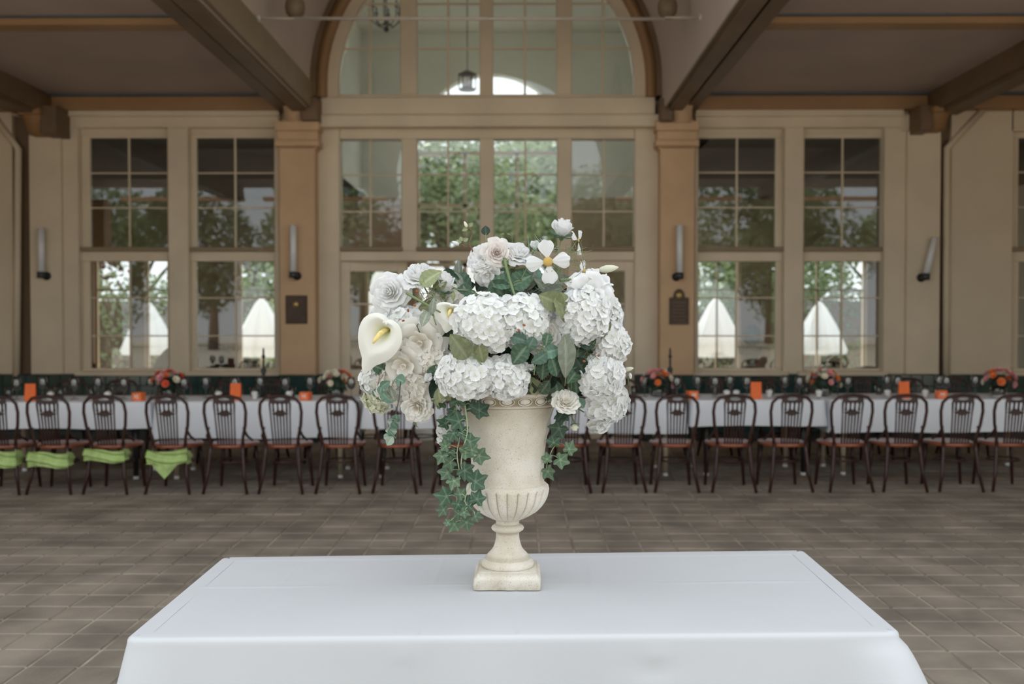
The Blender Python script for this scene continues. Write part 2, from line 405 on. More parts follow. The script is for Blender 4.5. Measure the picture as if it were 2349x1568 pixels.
# ------------------------------------------------------------------ windows
MUNT = .014
def pane_set(e, xs, zs, Y, W=MUNT, mat_='cream'):
    """xs, zs: outer limits with divisions; builds muntins and separate panes"""
    for i in range(len(xs)-1):
        for j in range(len(zs)-1):
            MB().box(xs[i], xs[i+1], Y+.012, Y+.017, zs[j], zs[j+1]).build('pane', 'glass', e)
    for x in xs[1:-1]: MB().bbox(x-W/2*1.6, x+W/2*1.6, Y-.006, Y+.03, zs[0], zs[-1], .004).build('muntin', mat_, e)
    for z in zs[1:-1]: MB().bbox(xs[0], xs[-1], Y-.002, Y+.026, z-W/2*1.3, z+W/2*1.3, .004).build('muntin', mat_, e)
def side_window(n, g0, g1, gm, lab, fl, fr):
    """g0,g1 glass limits in px, gm centre muntin, fl/fr outer frame limits"""
    Y = WY+.13
    e = empty('window_%d' % n, (xpx(gm, Y), Y, zpx(850, Y))); struct(e, lab, 'window')
    f = MB()
    bpx(f, fl, 285, fr, 316, Y-.01, .06, .006); bpx(f, fl, 316, g0, 576, Y-.012, .06, .006); bpx(f, g1, 316, fr, 576, Y-.012, .06, .006); bpx(f, fl, 599, g0, 844, Y-.012, .06, .006); bpx(f, g1, 599, fr, 844, Y-.012, .06, .006)
    bpx(f, fl, 576, fr, 599, Y-.03, .08, .006); bpx(f, fl, 844, fr, 853, Y-.02, .06, .006)
    f.build('window_frame', 'cream', e)
    f = MB(); bpx(f, fl, 566, fr, 576, Y-.09, .12, .006); f.build('transom_ledge', 'olive', e)  # ledge shadow is put into the dark olive colour
    f = MB(); bpx(f, fl-8, 852, fr+8, 862, WY-.09, .26, .01); f.build('window_sill', 'cream', e)
    xs = [xpx(g, Y) for g in (g0, gm, g1)]
    pane_set(e, xs, [zpx(566, Y), zpx(476, Y), zpx(396, Y), zpx(315, Y)], Y)
    pane_set(e, xs, [zpx(845, Y), zpx(770, Y), zpx(683, Y), zpx(599, Y)], Y)
side_window(1, 207, 384, 297, 'twelve-pane window at the far left of the wall', 178, 388)
side_window(2, 451, 629, 540, 'twelve-pane window just left of the left pilaster', 430, 634)
side_window(3, 1602, 1779, 1690, 'twelve-pane window just right of the right pilaster', 1597, 1801)
side_window(4, 1845, 2021, 1932, 'twelve-pane window right of the cream post', 1841, 2030)
side_window(5, 2336, 2510, 2423, 'twelve-pane window cut by the right picture edge', 2318, 2540)

# centre: transom lights over doors
Yc = WY+.09
e = empty('window_6', (xpx(1117, Yc), Yc, zpx(567, Yc))); struct(e, 'row of four transom lights above the doors', 'window')
f = MB()
for (a, b) in ((921, 957), (1100, 1133), (1278, 1312)): bpx(f, a, 300, b, 576, Yc-.05, .12, .012)
bpx(f, 779, 576, 1456, 598, Yc-.05, .13, .008); f.build('mullion_frame', 'cream', e)
f = MB()
for (a, b) in ((779, 921), (957, 1100), (1133, 1278), (1312, 1456)): bpx(f, a-2, 566, b+2, 575, Yc-.08, .12, .006)
f.build('transom_ledge', 'olive', e)  # dark olive carries the painted shadow here as well
for (a, b, m) in ((780, 921, 850), (957, 1100, 1028), (1133, 1278, 1205), (1312, 1455, 1385)):
    pane_set(e, [xpx(q, Yc) for q in (a, m, b)], [zpx(567, Yc), zpx(485, Yc), zpx(400, Yc), zpx(318, Yc)], Yc)

# doors
def door(n, x0, x1, hinge_left, ang, lab):
    Y = WY+.1
    xa, xb = xpx(x0, Y), xpx(x1, Y); top = zpx(599, Y); W = xb-xa
    e = empty('door_%d' % n, (xa if hinge_left else xb, Y, 0), ang); struct(e, lab, 'door')
    sg = 1 if hinge_left else -1
    def bx(m, u0, u1, y0, y1, z0, z1):
        p, q = sorted((u0*sg, u1*sg)); m.bbox(p, q, y0, y1, z0, z1, .006)
    f = MB(); st = .13
    bx(f, 0, st, -.02, .03, .01, top); bx(f, W-st, W, -.02, .03, .01, top); bx(f, st, W-st, -.02, .03, top-.13, top)
    bx(f, st, W-st, -.02, .03, .01, .35); bx(f, st, W-st, -.02, .03, .80, .92); f.build('door_frame', 'cream', e, world=False)
    f = MB(); bx(f, st, W-st, .0, .02, .35, .80); f.build('door_panel', 'cream', e, world=False)
    zs = [.92, .92+(top-1.05)/3, .92+(top-1.05)*2/3, top-.13]
    for k in range(3):
        p, q = sorted((st*sg, (W-st)*sg)); MB().box(p, q, .004, .009, zs[k], zs[k+1]).build('pane', 'glass', e, world=False)
    for k in (1, 2):
        f = MB(); bx(f, st, W-st, -.006, .02, zs[k]-.012, zs[k]+.012); f.build('muntin', 'cream', e, world=False)
    h = MB().tube([((W-.06)*sg, -.02, 1.02), ((W-.06)*sg, -.07, 1.02), ((W-.17)*sg, -.07, 1.02)], .009, 8); h.build('door_handle', 'brass', e, True, world=False)
door(1, 780, 934, True, math.radians(14), 'cream glazed door standing ajar behind the left of the bouquet')
door(2, 1302, 1456, False, 0, 'cream glazed door closed behind the right of the bouquet')
dp = MB(); bpx(dp, 779, 597, 781, 862, WY+.06, .1); dp.build('trim_3', 'cream'); struct(D_.objects['trim_3'])

# lintel of the centre bay
lt = MB(); Yl = WY-.12
a, b, c, d = pr(735, 222, 1503, 262, Yl); lt.bbox(a, b, Yl, WY+.2, c, d, .01)
a, b, c, d = pr(724, 262, 1514, 290, Yl-.04); lt.bbox(a, b, Yl-.04, WY+.2, c, d, .012)
lt.build('trim_4', 'cream'); struct(D_.objects['trim_4'], 'cream two-step lintel above the transom lights', 'lintel')

# arch and lunette window
AX, AZ = xpx(1116, WY), zpx(196, WY)
def arc_band(r0, r1, y0, y1, zb, n=48):
    """half ring, legs continued down to zb"""
    m = MB(); P = []
    pts = [(-1, zb-AZ)]
    for k in range(n+1): pts.append((PI-PI*k/n, None))
    ang = [PI-PI*k/n for k in range(n+1)]
    def pt(r, q): return (AX+r*math.cos(q), AZ+r*math.sin(q))
    inner = [(AX-r0, zb)]+[pt(r0, q) for q in ang]+[(AX+r0, zb)]
    outer = [(AX-r1, zb)]+[pt(r1, q) for q in ang]+[(AX+r1, zb)]
    N = len(inner); vs = []
    for (x, z) in inner: vs += [(x, y0, z), (x, y1, z)]
    for (x, z) in outer: vs += [(x, y0, z), (x, y1, z)]
    fs = []
    for i in range(N-1):
        a, b = 2*i, 2*i+2; c, d = 2*N+2*i, 2*N+2*i+2
        fs += [(a, b, d, c), (a+1, c+1, d+1, b+1), (a, a+1, b+1, b), (c, d, d+1, c+1)]
    m.add(vs, fs); return m
zb = zpx(224, WY)
RG = (xpx(1452, WY)-xpx(775, WY))/2
AXG = (xpx(1452, WY)+xpx(775, WY))/2
arch = arc_band(2.06, 2.18, WY-.16, WY+.1, zb-.02).build('trim_5', 'ochre', None, True); struct(arch, 'brown moulded arch around the half-round window', 'arch')
arc_band(2.18, 2.25, WY-.22, WY+.1, zb-.02).build('arch_roll', 'beam', arch)
e = empty('window_7', (AX, WY, zb)); struct(e, 'half-round lunette window above the lintel', 'window')
arc_band(RG-.0, 2.06, WY-.04, WY+.14, zb-.02).build('window_frame', 'cream', e)
f = MB()
for (a, b) in ((918, 957), (1100, 1131), (1276, 1312)):
    xa, xb = xpx(a, WY), xpx(b, WY); xm = (xa+xb)/2-AX; zt = AZ+math.sqrt(max(0, RG**2-xm**2))
    f.bbox(xa, xb, WY+.02, WY+.16, zb, zt+.05, .012)
f.build('mullion', 'cream', e)
f = MB(); bpx(f, 775, 216, 1452, 223, WY, .16, .006); f.build('bottom_rail', 'cream', e)
zl = [zb, zpx(108, WY), zpx(5, WY), zpx(-98, WY), zpx(-220, WY)]
def circ_z(x): return AZ+math.sqrt(max(0.0, (RG-.01)**2-(x-AX)**2))
for (a, m_, b) in ((775, 848, 918), (957, 1028, 1100), (1131, 1204, 1276), (1312, 1383, 1452)):
    xa, xm, xb = (xpx(q, WY) for q in (a, m_, b))
    for (p, q) in ((xa, xm), (xm, xb)):
        for k in range(4):
            z0, z1 = zl[k], zl[k+1]
            ss = [p+(q-p)*t/6 for t in range(7)]
            top = [(s_, min(z1, circ_z(s_))) for s_ in ss if circ_z(s_) > z0+.005]
            if len(top) < 2: continue
            poly = [(top[0][0], z0), (top[-1][0], z0)]+top[::-1]
            MB().prism(poly, WY+.07, WY+.075).build('pane', 'glass', e)
    zt = circ_z(xm); MB().bbox(xm-.015, xm+.015, WY+.05, WY+.09, zb, zt, .004).build('muntin', 'cream', e)
    for k in (1, 2, 3):
        z = zl[k]
        if z > AZ+RG: continue
        hw = math.sqrt(max(0, RG**2-max(0, z-AZ)**2)); p, q = max(xa, AX-hw), min(xb, AX+hw)
        if q-p > .03: MB().bbox(p, q, WY+.055, WY+.085, z-.012, z+.012, .004).build('muntin', 'cream', e)

# ------------------------------------------------------------------ ceiling: vault, beams, side ceilings
ZC = 4.48; YF = 4.4
vt = MB(); R = 2.25
def vfn(u, v):
    q = PI*u; return (AX-R*math.cos(q), YF+(WY-YF)*v, AZ+R*math.sin(q)*1.0)
vt.grid(vfn, 48, 6); vault = vt.build('ceiling_vault', 'vault', None, True); struct(vault, 'grey plaster barrel vault over the centre', 'ceiling')
vs_ = MB().box(AX-R-.02, AX-R, YF, WY, 4.25, AZ); vs_.box(AX+R, AX+R+.02, YF, WY, 4.25, AZ); vs_.build('vault_spring', 'vault', vault)
B1 = [(-3.11, -2.62), (1.83, 2.29)]          # centre beams
B2 = [(-6.50, -6.03), (5.24, 5.68)]          # outer beams
ce = MB()
ce.box(-9.5, B1[0][1]-.1, YF, WY+.2, ZC, ZC+.15); ce.box(B1[1][0]+.1, 9.5, YF, WY+.2, ZC, ZC+.15)
ceil_ = ce.build('ceiling', 'ceil'); struct(ceil_, 'grey brown plaster ceiling panels between beams', 'ceiling')
def beam(x0, x1, flip, lab, zb_=4.21, col='beam', col2='olive'):
    e = empty('ceiling_beam', ((x0+x1)/2, 6, zb_)); struct(e, lab, 'beam')
    W = x1-x0; s_ = -1 if flip else 1
    def X(u): return (x0+u*W) if not flip else (x1-u*W)
    def bx(m, u0, u1, z0, z1):
        a, b = sorted((X(u0), X(u1))); m.box(a, b, YF, WY-.0, z0, z1)
    m = MB(); bx(m, 0, .34, zb_+.06, ZC+.1); m.build('outer_beam', col, e)
    m = MB(); bx(m, .34, .5, zb_+.2, ZC+.1); m.build('groove', 'beam', e)
    m = MB(); bx(m, .5, .86, zb_, AZ if col2 == 'olive' else ZC+.1); m.build('inner_beam', col, e)
    m = MB(); bx(m, .86, 1.0, zb_+.05, zb_+.2); bx(m, .84, .98, zb_+.2, AZ-.02 if col2 == 'olive' else ZC+.1); m.build('side_moulding', col2, e)
beam(*B1[0], False, 'brown ceiling beam left of the vault')
beam(*B1[1], True, 'brown ceiling beam right of the vault')
beam(*B2[0], False, 'dark ceiling beam at the far left', 4.17, 'beam', 'beam')
beam(*B2[1], True, 'dark ceiling beam at the far right', 4.17, 'beam', 'beam')
for k, (x0, x1) in enumerate(((-9.4, B2[0][0]), (B2[0][1], B1[0][0]), (B1[1][1], B2[1][0]), (B2[1][1], 9.4))):
    side = ('outer left', 'left', 'right', 'outer right')[k]
    for (ya, nm) in ((9.58, 'middle'), (6.1, 'nearer'), (2.6, 'nearest')):
        e = empty('cross_beam', ((x0+x1)/2, ya, 4.4)); struct(e, 'ochre cross beam, %s one of the %s ceiling' % (nm, side), 'beam')
        MB().box(x0, x1, ya, ya+.22, 4.40, ZC).build('beam_body', 'ochre', e)
        MB().box(x0, x1, ya-.045, ya, ZC-.018, ZC).build('cornice_line', 'blue', e)
    e = empty('wall_plate', ((x0+x1)/2, 12.86, 4.3)); struct(e, 'ochre wall plate over the %s windows' % side, 'beam')
    MB().box(x0, x1, 12.86, WY+.15, 4.285, ZC-.02).build('plate_body', 'ochre', e)
    MB().box(x0, x1, 12.78, 12.86, ZC-.03, ZC).build('cornice_line', 'blue', e)
# filler of wall above openings up to ceiling
MB().box(-9.3, AX-2.16, WY+.105, WY+.25, 4.0, 5.1).build('wall_upper', 'creamlite'); struct(D_.objects['wall_upper'])
MB().box(AX+2.16, 9.3, WY+.105, WY+.25, 4.0, 5.1).build('wall_upper_right', 'creamlite'); struct(D_.objects['wall_upper_right'])
# corbels
def corbel(x0, x1, y0, y1, col, lab):
    Y = 12.55; a, b, c, d = pr(x0, y0, x1, y1, Y)
    e = empty('corbel', ((a+b)/2, Y, c)); struct(e, lab, 'corbel')
    h = d-c
    MB().bbox(a-.01, b+.01, Y-.05, WY, d-h*.28, d, .01).build('cap_block', col, e)
    m = MB(); n = 10; prof = []
    for k in range(n+1):
        t = k/n; prof.append((Y+.02+.16*t*t+.03*math.sin(t*PI), d-h*.28-h*.72*t))
    vs = []
    for (y, z) in prof: vs += [(a+.02, y, z), (b-.02, y, z), (a+.02, WY, z), (b-.02, WY, z)]
    fs = []
    for k in range(n):
        o = 4*k; fs += [(o, o+1, o+5, o+4), (o+2, o, o+4, o+6), (o+1, o+3, o+7, o+5)]
    fs += [(4*n, 4*n+1, 4*n+3, 4*n+2)]
    m.add(vs, fs); m.build('scroll', col, e, True)
corbel(644, 690, 220, 272, 'peach', 'stone corbel under the beam above the left pilaster')
corbel(1545, 1594, 222, 276, 'peach', 'stone corbel under the beam above the right pilaster')
corbel(46, 92, 248, 302, 'ochre', 'brown corbel under the far left beam')
corbel(2140, 2184, 244, 292, 'ochre', 'brown corbel under the far right beam')
for (x0, y0, x1, y1) in ((92, 240, 128, 306), (2112, 240, 2140, 298), (690, 222, 728, 274), (1516, 225, 1545, 276)):
    m = MB(); bpx(m, x0, y0, x1, y1, 12.6, .4, .01); o = m.build('beam_bracket', 'beam'); struct(o, 'dark brown wooden bracket under a ceiling beam end', 'bracket')
# side walls of the loggia and open garden front with piers
MB().box(-9.7, -9.4, YF, WY+.2, 0, ZC+.1).build('wall_left', 'peach'); struct(D_.objects['wall_left'])
MB().box(9.4, 9.7, YF, WY+.2, 0, ZC+.1).build('wall_right', 'peach'); struct(D_.objects['wall_right'])
for x in (-9.2, 9.2):
    o = MB().bbox(x-.2, x+.2, YF-.1, YF+.3, 0, 4.2, .02).build('garden_pier', 'peach'); struct(o, None, None)
# tie rod with its hooks and bosses
xl, xr = B1[0][1], B1[1][0]; Yr = 10.1; zr = zpx(41, Yr)
e = empty('tie_rod', ((xl+xr)/2, Yr, zr)); struct(e, 'thin pale iron tie rod across the vault', 'rod')
MB().tube([(xl+.36, Yr, zr), (xr-.36, Yr, zr-.015)], .017, 8).build('rod', 'rod', e, True)
for s_, x in ((1, xl), (-1, xr)):
    MB().tube([(x-.02*s_, Yr, zr), (x+.36*s_, Yr, zr)], .011, 8).build('hook', 'rod', e, True)
    MB().tube([(x-.03*s_, Yr, zr), (x+.02*s_, Yr, zr)], .04, 12).build('wall_plate', 'rod', e, True)
    px_ = 677 if s_ > 0 else 1531; q = at(px_, 8, Yr+.3)
    b_ = MB().lathe([(.02,-.16),(.06,-.15),(.095,-.10),(.105,-.04),(.095,.02),(.07,.05),(.09,.07),(.09,.30),(.05,.75)], 20, q).build('vault_boss', 'stoneball', None, True)
    struct(b_, 'turned brown boss under the vault on the %s' % ('left' if s_ > 0 else 'right'), 'boss')

# ------------------------------------------------------------------ hall behind the glass
HY = 21.0
hf = MB().box(-9.5, 9.5, WY+.1, HY+.3, -.2, -.004).build('floor_hall', 'hallfloor'); struct(hf, 'dark floor inside the hall', 'floor')
nx0, nx1 = -3.3, 2.5
hc = MB(); hc.box(-9.5, nx0, WY+.25, HY, 4.12, 4.25); hc.box(nx1, 9.5, WY+.25, HY, 4.12, 4.25); struct(hc.build('ceiling_hall_aisle', 'halldark'))
hc = MB(); hc.box(nx0-.2, nx1+.2, WY+.25, HY+.2, 7.6, 7.7); struct(hc.build('ceiling_hall_nave', 'hall'))
hw = MB(); 
for (xa, xb) in ((nx0-.2, nx0), (nx1, nx1+.2)):
    hw.box(xa, xb, WY+.25, HY, 4.12, 4.9); hw.box(xa, xb, WY+.25, HY, 7.0, 7.6)
    for yy in (WY+.25, 14.9, 16.6): hw.box(xa, xb, yy, yy+.35, 4.9, 7.0)  # unseen clerestory: gaps between these piers are added to light the nave
    hw.box(xa, xb, 17.6, HY, 4.9, 7.0)

hw.box(-9.7, -9.5, WY+.2, HY+.2, 0, 4.2); hw.box(9.5, 9.7, WY+.2, HY+.2, 0, 4.2)
for x in (nx0-.1, nx1+.1):
    for y in (16.8,): hw.box(x-.2, x+.2, y-.2, y+.2, 0, 4.12)
struct(hw.build('wall_hall', 'hall'))
# back of facade above the side bays (nave gable beyond the lunette)
hg = MB(); hg.box(nx0-.2, AX-2.2, WY+.2, WY+.3, 4.9, 7.7); hg.box(AX+2.2, nx1+.2, WY+.2, WY+.3, 4.9, 7.7); hg.box(AX-2.3, AX+2.3, WY+.2, WY+.3, 6.85, 7.7); struct(hg.build('wall_gable', 'hall'))
# far wall with arched centre opening and window openings
def far_wall():
    m = MB(); z1 = 4.15
    ops = [(838, 908), (212, 300), (330, 392), (545, 640), (1596, 1700), (1770, 1990), (2322, 2500), (-60, 120)]
    ops = sorted((xpx(a, HY), xpx(b, HY)) for a, b in ops)
    c0, c1 = xpx(952, HY), xpx(1300, HY)
    allo = sorted(ops+[(c0, c1)]); x = -9.5
    for (a, b) in allo:
        top = z1 if (a, b) != (c0, c1) else z1
        m.box(x, a, HY, HY+.3, 0, z1)
        if (a, b) != (c0, c1): m.box(a, b, HY, HY+.3, 2.95, z1); m.box(a, b, HY, HY+.3, 0, .45)
        x = b
    m.box(x, 9.5, HY, HY+.3, 0, z1)
    # arched part above z1
    cx = (c0+c1)/2; r = (c1-c0)/2; za = 5.15
    u = MB(); u.box(nx0-.2, c0, HY, HY+.3, z1, za); u.box(c1, nx1+.2, HY, HY+.3, z1, za)
    n = 20; vs = []; fs = []
    for k in range(n+1):
        q = PI-PI*k/n; xx, zz = cx+r*math.cos(q), za+r*math.sin(q)
        for y in (HY, HY+.3): vs += [(xx, y, zz), (xx, y, 7.7)]
    for k in range(n):
        o = 4*k; fs += [(o, o+4, o+5, o+1), (o+2, o+3, o+7, o+6), (o, o+2, o+6, o+4)]
    u.add(vs, fs); u.box(nx0-.2, c0, HY, HY+.3, za, 7.7); u.box(c1, nx1+.2, HY, HY+.3, za, 7.7)
    struct(u.build('wall_far_upper', 'hall'))
    return m, ops, (c0, c1)
m, ops, cc_ = far_wall(); fw = m.build('wall_far', 'hallpeach'); struct(fw, 'peach far wall of the hall with garden openings', 'wall')
for i, (a, b) in enumerate(ops):
    f = MB(); t = .045
    f.box(a, a+t, HY+.1, HY+.18, .45, 2.95); f.box(b-t, b, HY+.1, HY+.18, .45, 2.95); f.box(a, b, HY+.1, HY+.18, 2.9, 2.95); f.box(a, b, HY+.1, HY+.18, .45, .52)
    f.box(a, b, HY+.12, HY+.16, 2.2, 2.24); 
    if b-a > .9: f.box((a+b)/2-.02, (a+b)/2+.02, HY+.12, HY+.16, .45, 2.95)
    o = f.build('window_%d' % (8+i), 'cream'); struct(o, None, None)
f = MB(); cx = (cc_[0]+cc_[1])/2
for x in (cc_[0]+.05, cx-.55, cx+.55, cc_[1]-.05): f.box(x-.04, x+.04, HY+.1, HY+.18, 0, 5.1)
for z in (2.75, 4.0, 5.1): f.box(cc_[0], cc_[1], HY+.1, HY+.18, z-.04, z+.04)
struct(f.build('window_20', 'cream'))
# lantern and chandelier hanging in the hall
q = at(1072, 186, 15.5); e = empty('hanging_lantern', (q.x, q.y, q.z)); tag(e, 'dark lantern seen through the second arch light', 'lamp')
MB().tube([(0,0,.14),(0,0,7.6-q.z)], .008, 6).build('chain', 'black', e, world=False)
m = MB(); m.lathe([(.13,.08),(.15,.10),(.06,.15),(.02,.17)], 16); m.lathe([(.13,-.14),(.13,-.12)], 16)
for k in range(6): m.tube([(.13*math.cos(k*PI/3), .13*math.sin(k*PI/3), -.13), (.13*math.cos(k*PI/3), .13*math.sin(k*PI/3), .09)], .009, 5)
m.build('cage', 'black', e, world=False)
MB().lathe([(.07,-.10),(.085,0),(.06,.06)], 16).build('glass_cylinder', 'white', e, True, world=False)
q = at(886, 22, 16.5); e = empty('chandelier', (q.x, q.y, q.z)); tag(e, 'dark branching chandelier seen through the leftmost arch light', 'lamp')
MB().tube([(0,0,-.3),(0,0,7.6-q.z)], .012, 6).build('stem', 'black', e, world=False)
for k in range(8):
    c, s_ = math.cos(k*PI/4), math.sin(k*PI/4)
    MB().tube([(0,0,-.2),(.12*c,.12*s_,-.28),(.26*c,.26*s_,-.16),(.27*c,.27*s_,-.02)], .01, 6).build('arm', 'black', e, world=False)
    MB().lathe([(.03,-.02),(.035,0),(.012,.02),(.012,.10)], 8, (.27*c,.27*s_,0)).build('candle_cup', 'fixture', e, world=False)
MB().ball((0,0,-.32), .05).build('drop', 'black', e, True, world=False)

# ------------------------------------------------------------------ garden ground, trees, parasols
MB().box(-60, 60, -60, -3.2, -.4, -.05).build('bounce_gravel', 'gravel'); tag(D_.objects['bounce_gravel'], None, None, kind='structure')  # unseen pale gravel, added to bounce daylight onto back wall and ceiling
MB().box(-60, 60, HY+.3, 90, -.4, -.05).build('garden_terrace', 'terrace'); tag(D_.objects['garden_terrace'], None, None, kind='structure')
def crown_mesh(name, seed, n, blobs, m):
    rnd = random.Random(seed); mb = MB()
    bl = [(Vector((rnd.uniform(-1,1)*1.5, rnd.uniform(-1,1)*1.5, 2.2+rnd.uniform(0,1)*3.6)), rnd.uniform(.9,1.6)) for _ in range(blobs)]
    for i in range(n):
        c, r = rnd.choice(bl); d = Vector((rnd.gauss(0,1), rnd.gauss(0,1), rnd.gauss(0,1))).normalized()
        p = c+d*r*rnd.uniform(.55, 1.0)**.5; s_ = rnd.uniform(.07, .14)
        a = Vector((rnd.gauss(0,1), rnd.gauss(0,1), rnd.gauss(0,.6))).normalized(); b = a.cross(d).normalized()
        mb.add([p-a*s_, p+b*s_*.6, p+a*s_, p-b*s_*.6], [(0,1,2,3)])
    return mb.mesh(name, m)
CR_ = [crown_mesh('foliage', 1, 5200, 11, 'tree'), crown_mesh('foliage', 2, 5200, 10, 'treelight'), crown_mesh('foliage', 3, 5200, 12, 'tree'), crown_mesh('foliage', 4, 5200, 11, 'treered')]
TM = MB().tube([(0,0,-.1),(.05,0,1.4),(-.05,.08,2.8),(.1,0,4.4)], [.22,.17,.13,.05], 8)
for k in range(5):
    q = k*1.3; TM.tube([(0,0,1.8+k*.4),(.6*math.cos(q), .6*math.sin(q), 2.6+k*.4),(1.2*math.cos(q), 1.2*math.sin(q), 3.3+k*.4)], [.08,.05,.02], 6)
TM = TM.mesh('trunk', 'trunk', True)
def tree(x, y, s_, k, lab, rz=0.0, zs=1.0):
    e = empty('garden_tree', (x, y, -.05), rz); e.scale = (s_, s_, s_*zs)
    tag(e, lab, 'tree', 'trees outside the building'); put('trunk', TM, e); put('foliage', CR_[k], e); return e
far = [(-12.6,33,1.2,3,'copper-leaved tree'),(-9,34,1.25,1,'pale tree'),(-5.8,34,1.2,0,'green tree'),(-2.5,33,1.3,1,'pale green tree'),(1.2,34,1.35,1,'tall pale tree'),(4.6,33,1.2,1,'bright green tree'),(8.4,34,1.2,0,'green tree'),(-16.5,33,1.2,0,'broad tree'),(12,33,1.2,1,'pale tree'),(16,33,1.2,2,'broad tree'),(-.6,40,1.5,0,'tall far tree'),(5.6,41,1.5,1,'tall far tree'),(-6.8,41,1.5,1,'tall far tree'),(-3.4,26.6,.36,0,'low shrub'),(-5.9,26.2,.34,1,'low shrub'),(2.9,26.4,.33,1,'low shrub'),(6.3,26.6,.36,0,'low shrub')]
for i, (x, y, s_, k, l_) in enumerate(far): tree(x, y, s_, k, '%s outside beyond the far hall windows, %s from left' % (l_, ORD[sorted(f[0] for f in far).index(x)]), i*1.1)
nearT = [(-13.5,-42,2.0,1),(-4,-43,2.1,0),(6.5,-42,2.0,1),(17.5,-43,2.0,0),(-17,-29,1.4,0),(-11,-33,1.4,1),(-5.5,-29,1.25,3),(-.3,-34,1.5,1),(5,-29,1.25,0),(10.5,-33,1.4,1),(16.5,-29,1.4,2),(-24,-33,1.5,2),(24,-33,1.5,1)]
for i, (x, y, s_, k) in enumerate(nearT): tree(x, y, s_, k, 'garden tree mirrored in the window panes, %s from left' % ORD[sorted(f[0] for f in nearT).index(x)], i*1.7)
def hedge(x0, x1, y, h, k, lab):
    rnd = random.Random(int(x0*10)+99); mb = MB(); n = int((x1-x0)*h*230)
    for i in range(n):
        p = Vector((rnd.uniform(x0, x1), y+rnd.uniform(-.3, .3), rnd.uniform(0, 1)**.8*h*(1+.12*math.sin(rnd.uniform(0, 6))))); s_ = rnd.uniform(.05, .10)
        a = Vector((rnd.gauss(0,1), rnd.gauss(0,.5), rnd.gauss(0,1))).normalized(); b = a.cross(Vector((rnd.gauss(0,.4),-1,rnd.gauss(0,.4)))).normalized()
        mb.add([p-a*s_, p+b*s_*.6, p+a*s_, p-b*s_*.6], [(0,1,2,3)])
    e = empty('hedge', ((x0+x1)/2, y, -.05)); mb.build('foliage', k, e)
    m = MB(); m.box(x0+.1, x1-.1, y-.1, y+.1, -.05, h*.8); m.build('inner_twigs', 'trunk', e); tag(e, lab, 'hedge', 'hedges outside the hall')
hedge(-15, -9.6, 29.6, 2.7, 'treelight', 'pale hedge outside beyond the far left window')
hedge(-9.2, -5.4, 29.2, 2.9, 'treelight', 'pale hedge outside beyond the window left of the left pilaster')
hedge(-4.6, 2.4, 30.6, 2.4, 'treelight', 'pale hedge outside the central opening')
hedge(3.4, 6.9, 29.2, 2.3, 'treelight', 'pale hedge outside right of the central opening')
hedge(7.2, 11.8, 29.6, 2.7, 'tree', 'green hedge outside beyond the cream post')
hedge(13, 18, 29.6, 2.7, 'treelight', 'pale hedge outside beyond the right edge window')
def parasol(x, y, h, lab):
    e = empty('closed_parasol', (x, y, -.05)); tag(e, lab, 'parasol', 'white parasols outside')
    MB().tube([(0,0,0),(0,0,h)], .03, 8).build('pole', 'legpale', e, True, world=False)
    MB().lathe([(.62,.75),(.66,.85),(.40,1.5),(.16,h-.15),(.03,h+.02)], 24, fn=lambda q, z: 1+.12*math.cos(8*q)).build('canopy', 'parasol', e, True, world=False)
for (px_, Y, h, l_) in ((1003, 23, 2.95, 'tall white folded parasol behind the top left of the bouquet'), (1082, 23.6, 2.95, 'tall white folded parasol behind the blush rose'), (872, 24.2, 2.85, 'tall white folded parasol behind the ajar door'), (600, 24, 2.15, 'white folded parasol seen through the window left of the left pilaster'), (1642, 24, 2.15, 'white folded parasol seen through the window right of the right pilaster'), (1190, 25, 2.4, 'white folded parasol seen through the open doors'), (340, 25.5, 2.1, 'white folded parasol seen through the far left window'), (1880, 26, 2.1, 'white folded parasol seen right of the cream post')):
    parasol(xpx(px_, Y, 736), Y, h, l_)

